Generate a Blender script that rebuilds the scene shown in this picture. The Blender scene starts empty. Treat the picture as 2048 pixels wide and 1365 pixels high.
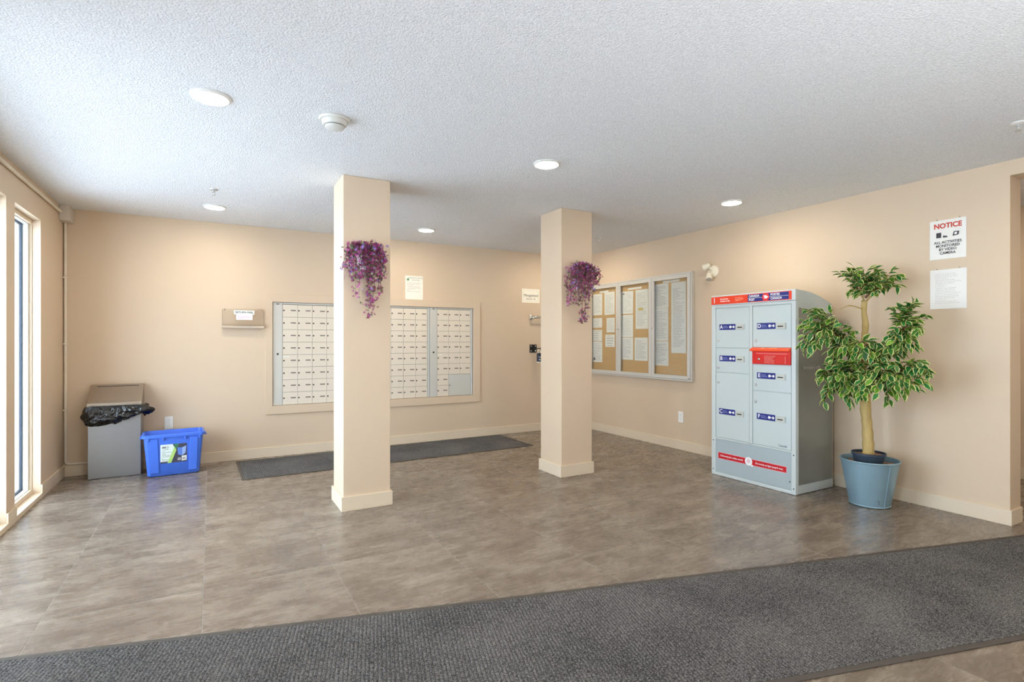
import bpy, math, random
from mathutils import Vector, Matrix, noise as mnoise
PI = math.pi
random.seed(7)
S = bpy.context.scene
C = S.collection

# ------------------------------------------------------------------ camera
F_PX = 1065.0; YAW = math.radians(29.5); EYE = 1.232
cam = bpy.data.cameras.new('camera'); co = bpy.data.objects.new('camera', cam); C.objects.link(co)
cam.sensor_width = 36.0; cam.lens = F_PX / 2048 * 36.0; cam.clip_start = 0.02; cam.clip_end = 200
co.location = (0, 0, EYE); co.rotation_euler = (PI / 2, 0, -YAW)
S.camera = co
FW = Vector((math.sin(YAW), math.cos(YAW), 0)); RT = Vector((math.cos(YAW), -math.sin(YAW), 0))
def at(u, v, D):          # a point at a given depth in front of the lens
    return FW * D + RT * ((u - 1024) / F_PX * D) + Vector((0, 0, EYE - (v - 683) / F_PX * D))
def on_y(u, v, Y):        # a point on a plane y = Y
    p = at(u, v, 1.0); t = Y / p.y
    return Vector((p.x * t, Y, EYE + (p.z - EYE) * t))
def on_x(u, v, X):
    p = at(u, v, 1.0); t = X / p.x
    return Vector((X, p.y * t, EYE + (p.z - EYE) * t))

# ------------------------------------------------------------------ world, exposure
S.view_settings.view_transform = 'Standard'; S.view_settings.look = 'None'
S.view_settings.gamma = 1.0; S.view_settings.use_curve_mapping = False
S.view_settings.exposure = -0.04
SKY = 13.5; LAMP = 155.0; SUN = 26.0; BOUNCE = 74.0
w = bpy.data.worlds.new('world'); S.world = w; w.use_nodes = True
wn = w.node_tree.nodes; wn.clear()
bg = wn.new('ShaderNodeBackground'); wo = wn.new('ShaderNodeOutputWorld')
bg.inputs['Color'].default_value = (0.77, 0.885, 1.0, 1); bg.inputs['Strength'].default_value = SKY
w.node_tree.links.new(bg.outputs[0], wo.inputs[0])
sl = bpy.data.lights.new('sun', 'SUN'); sl.energy = SUN; sl.angle = math.radians(1.0); sl.color = (1.0, 0.98, 0.95)
so = bpy.data.objects.new('sun', sl); C.objects.link(so); so.rotation_euler = (0, math.radians(38), 0)      # added sun over the roof, lights the whitened ground that brightens the ceiling
bl = bpy.data.lights.new('ceiling_fill', 'AREA'); bl.shape = 'RECTANGLE'; bl.size = 2.0; bl.size_y = 2.0; bl.energy = BOUNCE; bl.color = (0.90, 0.96, 1.0)
bo = bpy.data.objects.new('ceiling_fill', bl); C.objects.link(bo); bo.location = (1.7, -1.0, 0.6); bo.rotation_euler = (math.radians(152), 0, math.radians(-20))  # added fill light behind the camera, aimed up to brighten the ceiling
try:
    S.cycles.max_bounces = 10; S.cycles.diffuse_bounces = 6; S.cycles.glossy_bounces = 3
    S.cycles.transparent_max_bounces = 12; S.cycles.sample_clamp_indirect = 6.0
    S.cycles.use_denoising = True; S.cycles.caustics_reflective = False; S.cycles.caustics_refractive = False
except Exception: pass

# ------------------------------------------------------------------ room dimensions
LW, RW, BW, CZ, NW = -1.163, 4.64, 6.20, 2.437, -2.6
RW2 = 4.813; COR = 6.3
WINS = [(4.83, 5.465), (4.02, 4.655), (3.21, 3.845), (2.40, 3.035)]
WZ0, WZ1 = 0.037, 2.18
DOORY = (0.15, 1.0)
for (y0, y1) in WINS + [DOORY]:
    l = bpy.data.lights.new('daylight_portal', 'AREA'); l.shape = 'RECTANGLE'
    l.size = (WZ1 - WZ0); l.size_y = y1 - y0; l.cycles.is_portal = True
    lo = bpy.data.objects.new('daylight_portal', l); C.objects.link(lo)
    lo.location = (LW - 0.16, (y0 + y1) / 2, (WZ0 + WZ1) / 2); lo.rotation_euler = (0, -PI / 2, 0)

# ------------------------------------------------------------------ helpers
def lin(c):
    return tuple(((x / 255) / 12.92 if x / 255 <= 0.04045 else ((x / 255 + 0.055) / 1.055) ** 2.4) for x in c)
MATS = {}
def mat(name, rgb, rough=0.5, metal=0.0, var=0.06, vscale=6.0, bump=0.0, bscale=200.0, stretch=(1, 1, 1), spec=0.5, coat=0.0, emit=0.0, alpha=None):
    if name in MATS: return MATS[name]
    m = bpy.data.materials.new(name); m.use_nodes = True; nt = m.node_tree; N = nt.nodes; L = nt.links
    b = N['Principled BSDF']; col = lin(rgb)
    tc = N.new('ShaderNodeTexCoord'); mp = N.new('ShaderNodeMapping'); mp.inputs['Scale'].default_value = stretch
    L.new(tc.outputs['Object'], mp.inputs[0])
    nz = N.new('ShaderNodeTexNoise'); nz.inputs['Scale'].default_value = vscale; nz.inputs['Detail'].default_value = 4
    L.new(mp.outputs[0], nz.inputs['Vector'])
    mx = N.new('ShaderNodeMix'); mx.data_type = 'RGBA'
    mx.inputs[6].default_value = tuple(min(1, c * (1 - var)) for c in col) + (1,)
    mx.inputs[7].default_value = tuple(min(1, c * (1 + var)) for c in col) + (1,)
    L.new(nz.outputs['Fac'], mx.inputs[0]); L.new(mx.outputs[2], b.inputs['Base Color'])
    b.inputs['Roughness'].default_value = rough; b.inputs['Metallic'].default_value = metal
    b.inputs['Specular IOR Level'].default_value = spec; b.inputs['Coat Weight'].default_value = coat
    if bump:
        n2 = N.new('ShaderNodeTexNoise'); n2.inputs['Scale'].default_value = bscale; n2.inputs['Detail'].default_value = 2
        L.new(mp.outputs[0], n2.inputs['Vector'])
        bp = N.new('ShaderNodeBump'); bp.inputs['Strength'].default_value = bump; bp.inputs['Distance'].default_value = 0.004
        L.new(n2.outputs['Fac'], bp.inputs['Height']); L.new(bp.outputs[0], b.inputs['Normal'])
    if emit:
        b.inputs['Emission Color'].default_value = col + (1,); b.inputs['Emission Strength'].default_value = emit
    if alpha is not None: b.inputs['Alpha'].default_value = alpha
    MATS[name] = m
    return m
def glass(name, tint=(0.95, 0.98, 1.0), refl=0.08, rough=0.02):
    if name in MATS: return MATS[name]
    m = bpy.data.materials.new(name); m.use_nodes = True; nt = m.node_tree; N = nt.nodes; L = nt.links; N.clear()
    t = N.new('ShaderNodeBsdfTransparent'); t.inputs[0].default_value = tint + (1,)
    g = N.new('ShaderNodeBsdfGlossy'); g.inputs['Roughness'].default_value = rough
    f = N.new('ShaderNodeLayerWeight'); f.inputs['Blend'].default_value = 0.5
    pw = N.new('ShaderNodeMath'); pw.operation = 'POWER'; pw.inputs[1].default_value = 4.0; L.new(f.outputs['Facing'], pw.inputs[0])
    a = N.new('ShaderNodeMath'); a.operation = 'MULTIPLY_ADD'; a.inputs[1].default_value = 0.7; a.inputs[2].default_value = refl * 0.5
    L.new(pw.outputs[0], a.inputs[0])
    x = N.new('ShaderNodeMixShader'); o = N.new('ShaderNodeOutputMaterial')
    L.new(a.outputs[0], x.inputs[0]); L.new(t.outputs[0], x.inputs[1]); L.new(g.outputs[0], x.inputs[2])
    L.new(x.outputs[0], o.inputs[0]); MATS[name] = m
    return m
def print_mat(name, paper, ink, rows, u0=0.1, u1=0.9, v0=0.08, v1=0.92, dens=0.45, seed=0.0, strength=0.42, block=3.0):
    """A sheet printed with rows of small type, laid out in the sheet's own UV."""
    m = bpy.data.materials.new(name); m.use_nodes = True; nt = m.node_tree; N = nt.nodes; L = nt.links
    b = N['Principled BSDF']; b.inputs['Roughness'].default_value = 0.75
    uv = N.new('ShaderNodeTexCoord'); sp = N.new('ShaderNodeSeparateXYZ'); L.new(uv.outputs['UV'], sp.inputs[0])
    def M(op, a, b_=None, c=None):
        n = N.new('ShaderNodeMath'); n.operation = op
        for i, x in enumerate((a, b_, c)):
            if x is None: continue
            if isinstance(x, (int, float)): n.inputs[i].default_value = x
            else: L.new(x, n.inputs[i])
        return n.outputs[0]
    vr = M('MULTIPLY', sp.outputs['Y'], rows); fl = M('FLOOR', vr); fr = M('FRACT', vr)
    line = M('MULTIPLY', M('GREATER_THAN', fr, 0.28), M('LESS_THAN', fr, 0.72))
    cb = N.new('ShaderNodeCombineXYZ'); L.new(M('MULTIPLY', sp.outputs['X'], 34.0), cb.inputs[0]); L.new(M('ADD', fl, seed), cb.inputs[1])
    nz = N.new('ShaderNodeTexNoise'); nz.inputs['Scale'].default_value = 1.0; nz.inputs['Detail'].default_value = 1; L.new(cb.outputs[0], nz.inputs['Vector'])
    word = M('GREATER_THAN', nz.outputs['Fac'], dens)
    w1 = N.new('ShaderNodeTexWhiteNoise'); w1.noise_dimensions = '1D'; L.new(M('ADD', fl, seed * 3.1), w1.inputs['W'])
    right = M('LESS_THAN', sp.outputs['X'], M('MULTIPLY_ADD', M('POWER', w1.outputs['Value'], 0.35), (u1 - u0), u0))
    gap = M('GREATER_THAN', M('FRACT', M('DIVIDE', M('ADD', fl, seed), block + 1.001)), 1.0 / (block + 2))
    mask = M('MULTIPLY', M('GREATER_THAN', sp.outputs['X'], u0), right)
    mask = M('MULTIPLY', mask, M('MULTIPLY', M('GREATER_THAN', sp.outputs['Y'], v0), M('LESS_THAN', sp.outputs['Y'], v1)))
    fac = M('MULTIPLY', M('MULTIPLY', M('MULTIPLY', line, word), M('MULTIPLY', mask, gap)), strength)
    mx = N.new('ShaderNodeMix'); mx.data_type = 'RGBA'; mx.inputs[6].default_value = lin(paper) + (1,); mx.inputs[7].default_value = lin(ink) + (1,)
    L.new(fac, mx.inputs[0]); L.new(mx.outputs[2], b.inputs['Base Color'])
    return m

class MB:
    def __init__(s): s.v = []; s.f = []; s.uv = {}
    def add(s, vs, fs):
        o = len(s.v); s.v += [tuple(p) for p in vs]; s.f += [tuple(i + o for i in f) for f in fs]; return s
    def box(s, x0, x1, y0, y1, z0, z1):
        x0, x1 = sorted((x0, x1)); y0, y1 = sorted((y0, y1)); z0, z1 = sorted((z0, z1))
        return s.add([(x0, y0, z0), (x1, y0, z0), (x1, y1, z0), (x0, y1, z0), (x0, y0, z1), (x1, y0, z1), (x1, y1, z1), (x0, y1, z1)],
                     [(0, 3, 2, 1), (4, 5, 6, 7), (0, 1, 5, 4), (1, 2, 6, 5), (2, 3, 7, 6), (3, 0, 4, 7)])
    def hexa(s, b, t):      # bottom quad, top quad (same winding, counter-clockwise from above)
        return s.add(list(b) + list(t), [(0, 3, 2, 1), (4, 5, 6, 7), (0, 1, 5, 4), (1, 2, 6, 5), (2, 3, 7, 6), (3, 0, 4, 7)])
    def prism(s, poly, axis, a, b):     # poly of 2-tuples extruded along axis from a to b
        def P(p, t):
            return {'x': (t, p[0], p[1]), 'y': (p[0], t, p[1]), 'z': (p[0], p[1], t)}[axis]
        n = len(poly)
        ar = sum(poly[i][0] * poly[(i + 1) % n][1] - poly[(i + 1) % n][0] * poly[i][1] for i in range(n))
        fl = (ar > 0) ^ (axis == 'y') ^ (b < a)
        vs = [P(p, a) for p in poly] + [P(p, b) for p in poly]
        fs = [tuple(range(n))[::-1], tuple(range(n, 2 * n))] + [(i, (i + 1) % n, n + (i + 1) % n, n + i) for i in range(n)]
        if not fl: fs = [f[::-1] for f in fs]
        return s.add(vs, fs)
    def lathe(s, prof, c=(0, 0, 0), n=32, M=None, cap=True):
        vs = []; fs = []
        for (r, z) in prof:
            for k in range(n):
                a = 2 * PI * k / n; p = Vector((r * math.cos(a), r * math.sin(a), z))
                if M is not None: p = M @ p
                vs.append(tuple(p + Vector(c)))
        for i in range(len(prof) - 1):
            for k in range(n):
                fs.append((i * n + k, i * n + (k + 1) % n, (i + 1) * n + (k + 1) % n, (i + 1) * n + k))
        if cap:
            fs.append(tuple(range(n))[::-1]); fs.append(tuple((len(prof) - 1) * n + k for k in range(n)))
        return s.add(vs, fs)
    def tube(s, pts, r, n=8, cap=True):
        pts = [Vector(p) for p in pts]; rs = r if isinstance(r, (list, tuple)) else [r] * len(pts)
        ref = Vector((0, 0, 1)); vs = []; fs = []; prev = None
        for i, p in enumerate(pts):
            d = (pts[min(i + 1, len(pts) - 1)] - pts[max(i - 1, 0)]).normalized()
            if prev is None:
                a = d.cross(ref)
                if a.length < 1e-3: a = d.cross(Vector((1, 0, 0)))
            else: a = prev - d * prev.dot(d)
            a.normalize(); prev = a; b = d.cross(a)
            for k in range(n):
                t = 2 * PI * k / n; vs.append(tuple(p + (a * math.cos(t) + b * math.sin(t)) * rs[i]))
        for i in range(len(pts) - 1):
            for k in range(n): fs.append((i * n + k, i * n + (k + 1) % n, (i + 1) * n + (k + 1) % n, (i + 1) * n + k))
        if cap: fs.append(tuple(range(n))[::-1]); fs.append(tuple((len(pts) - 1) * n + k for k in range(n)))
        return s.add(vs, fs)

WLOC = {}
def tag(o, label=None, cat=None, group=None, kind=None):
    if label: o['label'] = label
    if cat: o['category'] = cat
    if group: o['group'] = group
    if kind: o['kind'] = kind
    return o
def thing(name, loc, label, cat, group=None, rz=0):
    o = bpy.data.objects.new(name, None); C.objects.link(o); o.location = loc; o.empty_display_size = 0.1
    o.rotation_euler.z = rz; WLOC[o.name] = Vector(loc)
    return tag(o, label, cat, group)
def wl(p): return WLOC.get(p.name, Vector((0, 0, 0))) if p is not None else Vector((0, 0, 0))
def part(name, mb, m, parent=None, bevel=0.0, smooth=False, label=None, uvbox=None, local=False, kind=None, seg=2):
    """mb is given in world metres (or in the parent's own frame with local=True)."""
    me = bpy.data.meshes.new(name); off = Vector((0, 0, 0)) if local else wl(parent)
    me.from_pydata([(v[0] - off.x, v[1] - off.y, v[2] - off.z) for v in mb.v], [], mb.f); me.update()
    if uvbox:
        ax, a0, a1, z0, z1 = uvbox; ul = me.uv_layers.new(name='UVMap')
        for lp in me.loops:
            p = mb.v[lp.vertex_index]; ul.data[lp.index].uv = ((p[ax] - a0) / (a1 - a0), (p[2] - z0) / (z1 - z0))
    me.materials.append(m)
    if smooth:
        for p in me.polygons: p.use_smooth = True
        if smooth == 'auto': me.set_sharp_from_angle(angle=math.radians(40))
    o = bpy.data.objects.new(name, me); C.objects.link(o)
    if parent is not None: o.parent = parent
    WLOC[o.name] = off if not local else off
    if bevel:
        bv = o.modifiers.new('bevel', 'BEVEL'); bv.width = bevel; bv.segments = seg; bv.limit_method = 'ANGLE'; bv.angle_limit = math.radians(35)
    if label: o['label'] = label
    if kind: o['kind'] = kind
    return o
def copy(o, parent, loc=None):
    c = o.copy(); C.objects.link(c); c.parent = parent
    if loc is not None: c.location = loc
    return c
def struct(name, mb, m, label=None, bevel=0.0):
    o = part(name, mb, m, None, bevel=bevel); o['kind'] = 'structure'
    if label: o['label'] = label
    return o
FACE = {'-y': (PI / 2, 0, 0), '-x': (PI / 2, 0, -PI / 2)}
def text(s, size, loc, face, m, parent, name='lettering', align='CENTER', sx=1.0, bold=0.0, shear=0.0, space=1.0, line=1.0):
    cu = bpy.data.curves.new(name, 'FONT'); cu.body = s; cu.size = size; cu.align_x = align; cu.align_y = 'CENTER'
    cu.offset = bold; cu.shear = shear; cu.space_character = space; cu.space_line = line; cu.resolution_u = 3; cu.extrude = 0.0003
    cu.materials.append(m)
    tmp = bpy.data.objects.new('tmp', cu); me = bpy.data.meshes.new_from_object(tmp); bpy.data.objects.remove(tmp); bpy.data.curves.remove(cu)
    me.name = name
    if not me.materials: me.materials.append(m)
    o = bpy.data.objects.new(name, me); C.objects.link(o)
    o.rotation_euler = FACE[face] if isinstance(face, str) else face
    o.location = Vector(loc) - wl(parent); o.parent = parent; o.scale = (sx, 1, 1)
    WLOC[o.name] = wl(parent)
    return o

# ------------------------------------------------------------------ materials
wall_m = mat('painted_wall', (212, 191, 165), 0.55, var=0.02, vscale=1.5, bump=0.12, bscale=260)
base_m = mat('painted_baseboard', (220, 204, 180), 0.45, var=0.02)
white_p = mat('white_plastic', (238, 238, 234), 0.35, var=0.02)
alu = mat('brushed_aluminium', (205, 208, 208), 0.35, 0.75, var=0.05, vscale=30, stretch=(1, 1, 8))
dark = mat('black_steel', (28, 27, 26), 0.45, var=0.1)
chrome = mat('chrome', (215, 215, 212), 0.15, 1.0, var=0.02)
red = mat('red_enamel', (214, 32, 22), 0.35, var=0.03)
ink_w = mat('white_ink', (245, 245, 245), 0.6, var=0.0)
ink_k = mat('dark_ink', (60, 60, 64), 0.7, var=0.0)

# ceiling: sprayed stipple
def ceiling_mat():
    m = bpy.data.materials.new('stippled_ceiling'); m.use_nodes = True; nt = m.node_tree; N = nt.nodes; L = nt.links; b = N['Principled BSDF']
    tc = N.new('ShaderNodeTexCoord')
    n1 = N.new('ShaderNodeTexNoise'); n1.inputs['Scale'].default_value = 150; n1.inputs['Detail'].default_value = 3; n1.inputs['Roughness'].default_value = 0.65
    v1 = N.new('ShaderNodeTexVoronoi'); v1.inputs['Scale'].default_value = 120; v1.feature = 'SMOOTH_F1'
    L.new(tc.outputs['Object'], n1.inputs['Vector']); L.new(tc.outputs['Object'], v1.inputs['Vector'])
    a = N.new('ShaderNodeMath'); a.operation = 'SUBTRACT'; L.new(n1.outputs['Fac'], a.inputs[0]); L.new(v1.outputs['Distance'], a.inputs[1])
    bp = N.new('ShaderNodeBump'); bp.inputs['Strength'].default_value = 0.8; bp.inputs['Distance'].default_value = 0.005
    L.new(a.outputs[0], bp.inputs['Height']); L.new(bp.outputs[0], b.inputs['Normal'])
    r = N.new('ShaderNodeMapRange'); r.inputs[1].default_value = 0.35; r.inputs[2].default_value = 0.65; r.inputs[3].default_value = 0.0; r.inputs[4].default_value = 1.0
    L.new(n1.outputs['Fac'], r.inputs[0])
    mx = N.new('ShaderNodeMix'); mx.data_type = 'RGBA'; mx.inputs[6].default_value = lin((226, 228, 230)) + (1,); mx.inputs[7].default_value = lin((248, 249, 250)) + (1,)
    L.new(r.outputs[0], mx.inputs[0]); L.new(mx.outputs[2], b.inputs['Base Color']); b.inputs['Roughness'].default_value = 0.9
    b.inputs['Specular IOR Level'].default_value = 0.1
    return m
def tile_mat():
    m = bpy.data.materials.new('stone_look_tile'); m.use_nodes = True; nt = m.node_tree; N = nt.nodes; L = nt.links; b = N['Principled BSDF']
    tc = N.new('ShaderNodeTexCoord'); oi = N.new('ShaderNodeObjectInfo')
    sc = N.new('ShaderNodeVectorMath'); sc.operation = 'ADD'; L.new(tc.outputs['Object'], sc.inputs[0])
    rv = N.new('ShaderNodeMath'); rv.operation = 'MULTIPLY'; rv.inputs[1].default_value = 37; L.new(oi.outputs['Random'], rv.inputs[0])
    L.new(rv.outputs[0], sc.inputs[1])
    def nz(scale, st, det, rough=0.6):
        mp = N.new('ShaderNodeMapping'); mp.inputs['Scale'].default_value = st; L.new(sc.outputs[0], mp.inputs[0])
        n = N.new('ShaderNodeTexNoise'); n.inputs['Scale'].default_value = scale; n.inputs['Detail'].default_value = det; n.inputs['Roughness'].default_value = rough
        n.inputs['Distortion'].default_value = 0.6
        L.new(mp.outputs[0], n.inputs['Vector']); return n.outputs['Fac']
    big = nz(3.0, (1, 2.2, 1), 5, 0.62); streak = nz(7.0, (1, 4, 1), 6, 0.7); fine = nz(45, (1, 3, 1), 4, 0.75)
    def M(op, a, c):
        n = N.new('ShaderNodeMath'); n.operation = op
        for i, x in enumerate((a, c)):
            if isinstance(x, (int, float)): n.inputs[i].default_value = x
            else: L.new(x, n.inputs[i])
        return n.outputs[0]
    f = M('ADD', M('MULTIPLY', big, 0.52), M('ADD', M('MULTIPLY', streak, 0.28), M('MULTIPLY', fine, 0.2)))
    cr = N.new('ShaderNodeValToRGB'); L.new(f, cr.inputs[0]); e = cr.color_ramp.elements
    e[0].position = 0.34; e[0].color = lin((94, 83, 73)) + (1,); e[1].position = 0.66; e[1].color = lin((150, 138, 125)) + (1,)
    k = e.new(0.47); k.color = lin((112, 99, 87)) + (1,); k = e.new(0.55); k.color = lin((129, 117, 104)) + (1,)
    L.new(cr.outputs[0], b.inputs['Base Color'])
    rr = N.new('ShaderNodeMapRange'); rr.inputs[1].default_value = 0.35; rr.inputs[2].default_value = 0.65; rr.inputs[3].default_value = 0.23; rr.inputs[4].default_value = 0.32
    L.new(streak, rr.inputs[0]); L.new(rr.outputs[0], b.inputs['Roughness'])
    bp = N.new('ShaderNodeBump'); bp.inputs['Strength'].default_value = 0.05; bp.inputs['Distance'].default_value = 0.002
    L.new(f, bp.inputs['Height']); L.new(bp.outputs[0], b.inputs['Normal']); b.inputs['Specular IOR Level'].default_value = 0.55
    return m
ceil_m = ceiling_mat(); tile_m = tile_mat()
grout = mat('grout', (150, 140, 128), 0.9)

# ------------------------------------------------------------------ structure
mb = MB(); mb.box(LW - 0.3, COR + 0.2, NW - 0.2, 6.9, -0.12, -0.001); floor = struct('floor', mb, grout, 'brown stone-look tiled floor')
G = 0.0016; P = 0.62; X0 = -0.033; Y0 = 1.815
tb = MB(); tb.box(-P / 2 + G, P / 2 - G, -P / 2 + G, P / 2 - G, -0.004, 0)
proto = None; rest = MB()
for i in range(-2, 11):
    for j in range(-7, 8):
        cx, cy = X0 + P * (i + 0.5), Y0 + P * (j + 0.5)
        if cy + P / 2 > -0.1 and not (i >= 8 and j > 2):
            if proto is None: proto = part('tile', tb, tile_m, floor, bevel=0.0008, local=True, seg=1); proto.location = (cx, cy, 0)
            else: copy(proto, floor, (cx, cy, 0))
        else:
            rest.box(cx - P / 2 + G, cx + P / 2 - G, cy - P / 2 + G, cy + P / 2 - G, -0.004, 0)
part('tile_field', rest, tile_m, floor, kind='stuff')
mb = MB(); mb.box(LW - 0.3, COR + 0.2, NW - 0.2, 6.6, CZ, CZ + 0.12); ceiling = struct('ceiling', mb, ceil_m, 'white stippled ceiling')

MX0, MX1, MZ0, MZ1 = 0.573, 2.934, 0.54, 1.65       # mailbox opening
mb = MB(); yb = BW + 0.42
mb.box(LW - 0.3, MX0, BW, yb, 0, CZ); mb.box(MX1, RW, BW, yb, 0, CZ); mb.box(MX0, MX1, BW, yb, 0, MZ0); mb.box(MX0, MX1, BW, yb, MZ1, CZ)
mb.box(MX0, MX1, BW + 0.40, yb, MZ0, MZ1)
wall_back = struct('wall_back', mb, wall_m, 'beige painted back wall holding the mailboxes')
mb = MB(); mb.box(RW, RW2, 1.455, yb, 0, CZ); mb.box(RW, RW2, -0.9, 1.455, 2.337, CZ); mb.box(RW, RW2, NW, -0.9, 0, CZ)
struct('wall_right', mb, wall_m, 'beige painted right wall ending at an opening')
mb = MB(); xo = LW - 0.24
ys = sorted(WINS + [DOORY]); cur = NW
for (a, b) in ys:
    mb.box(xo, LW, cur, a, 0, CZ); mb.box(xo, LW, a, b, WZ1, CZ); mb.box(xo, LW, a, b, -0.0, WZ0); cur = b
mb.box(xo, LW, cur, BW, 0, CZ)
struct('wall_left', mb, wall_m, 'beige painted left wall with narrow tall windows')
mb = MB(); mb.box(LW - 0.3, COR + 0.2, NW - 0.15, NW, 0, CZ); struct('wall_front', mb, wall_m)
mb = MB(); mb.box(COR, COR + 0.15, NW, 6.2, 0, CZ); mb.box(RW2, COR, 6.2, 6.35, 0, CZ); struct('wall_corridor', mb, wall_m, 'warm lit corridor wall beyond the opening')
# baseboards
BT = 0.012; BH = 0.102
def bb(name, m, label=None):
    o = struct(name, m, base_m, label, bevel=0.002); return o
mb = MB(); mb.box(LW + BT, RW, BW - BT, BW, 0, BH); bb('baseboard_back', mb)
mb = MB(); mb.box(RW - BT, RW, 1.443, BW - BT, 0, BH); mb.box(RW, RW2, 1.443, 1.455, 0, BH); bb('baseboard_right', mb)
mb = MB(); cur = NW
for (a, b) in ys:
    mb.box(LW, LW + BT, cur, a, 0, BH); mb.box(LW, LW + BT, a, b, 0, WZ0); cur = b
mb.box(LW, LW + BT, cur, BW, 0, BH); bb('baseboard_left', mb)
mb = MB(); mb.box(COR - BT, COR, NW, 6.2, 0, BH); bb('baseboard_corridor', mb)

# windows in the left wall
vinyl = mat('white_vinyl', (236, 240, 244), 0.4, var=0.01); gasket = mat('dark_gasket', (38, 52, 66), 0.5)
wg = glass('window_glass', (0.93, 0.97, 1.0), 0.06)
for k, (a, b) in enumerate(WINS + [DOORY]):
    z0, z1 = WZ0, WZ1
    X = lambda d: LW - d
    r = MB(); sw, sh = 0.008, 0.034
    r.box(X(.052), X(.07), a, a + sw, z0, z1); r.box(X(.052), X(.07), b - sw, b, z0, z1); r.box(X(.052), X(.07), a + sw, b - sw, z1 - sh, z1); r.box(X(.052), X(.07), a + sw, b - sw, z0, z0 + sh)
    fr = part('window_%d' % (k + 1), r, base_m, None); fr['kind'] = 'structure'; WLOC[fr.name] = Vector((0, 0, 0))
    fr['label'] = ['narrow tall window nearer the back corner', 'narrow tall window cut by the left edge of the picture', 'narrow tall window', 'narrow tall window', 'wide glazed entrance'][k]
    r = MB(); t = 0.03
    r.box(X(.07), X(.103), a, a + t, z0, z1); r.box(X(.07), X(.103), b - t, b, z0, z1); r.box(X(.07), X(.103), a + t, b - t, z1 - t - .012, z1); r.box(X(.07), X(.103), a + t, b - t, z0, z0 + t + .012)
    part('window_frame', r, vinyl, fr, bevel=0.002)
    r = MB(); g = 0.012; i0, i1, j0, j1 = a + t, b - t, z0 + t + .012, z1 - t - .012
    r.box(X(.103), X(.12), i0 - .012, i0 + g, j0, j1); r.box(X(.103), X(.12), i1 - g, i1 + .012, j0, j1); r.box(X(.103), X(.12), i0, i1, j1 - g, j1 + .01); r.box(X(.103), X(.12), i0, i1, j0 - .01, j0 + g)
    part('gasket', r, gasket, fr)
    r = MB(); r.box(X(.108), X(.114), i0, i1, j0, j1); part('pane', r, wg, fr)

# ground outside
mb = MB(); mb.box(-40, xo, -30, 40, -0.35, -0.15); gr = struct('ground_outside', mb, mat('bright_ground', (236, 240, 246), 0.9), 'ground outside the windows, whitened to bounce light indoors')  # ground colour made bright to throw light up onto the ceiling

# columns
def column(x0, x1, y0, y1, label):
    mb = MB(); mb.box(x0, x1, y0, y1, 0, CZ); o = struct('column', mb, wall_m, label, bevel=0.004)
    tag(o, cat='column', group='square columns')
    b = MB(); e = 0.014; hz = 0.105
    b.box(x0 - e, x1 + e, y0 - e, y0, 0, hz); b.box(x0 - e, x1 + e, y1, y1 + e, 0, hz); b.box(x0 - e, x0, y0, y1, 0, hz); b.box(x1, x1 + e, y0, y1, 0, hz)
    part('baseboard', b, base_m, o, bevel=0.002)
    return o
column(0.832, 1.178, 3.945, 4.285, 'square beige column in front of the mailboxes, left of the two')
column(2.755, 3.102, 3.965, 4.31, 'square beige column nearer the notice board, right of the two')

# ------------------------------------------------------------------ mailboxes
tr = MB(); a = 0.085; yf = BW - 0.016; ox0, ox1, oz0, oz1 = MX0 - .068, MX1 + .095, MZ0 - .09, MZ1 + .085
tr.prism([(ox0, oz0), (ox1, oz0), (MX1, MZ0), (MX0, MZ0)], 'y', yf, BW)
tr.prism([(ox0, oz1), (MX0, MZ1), (MX1, MZ1), (ox1, oz1)], 'y', yf, BW)
tr.prism([(ox0, oz0), (MX0, MZ0), (MX0, MZ1), (ox0, oz1)], 'y', yf, BW)
tr.prism([(ox1, oz0), (ox1, oz1), (MX1, MZ1), (MX1, MZ0)], 'y', yf, BW)
t1 = struct('trim_1', tr, wall_m, 'flat beige trim framing the wall of mailboxes', bevel=0.0015)
mail_m = mat('mailbox_enamel', (226, 216, 200), 0.4, 0.0, var=0.02); strip_m = mat('mailbox_strip', (214, 215, 210), 0.35, 0.3, var=0.02)
plate_m = print_mat('name_plate', (92, 84, 76), (190, 180, 165), 1.0, 0.08, 0.92, 0.0, 1.0, 0.5, 3.0, 0.8, 50)
UF = BW + 0.004; UD = BW + 0.36
DWm, DHm = 0.1515, (1.625 - 0.543) / 8
lockp = MB(); lockp.lathe([(0.0085, 0), (0.0085, 0.003), (0.006, 0.0045)], n=12, M=Matrix.Rotation(PI / 2, 3, 'X'))
dp = None
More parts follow.
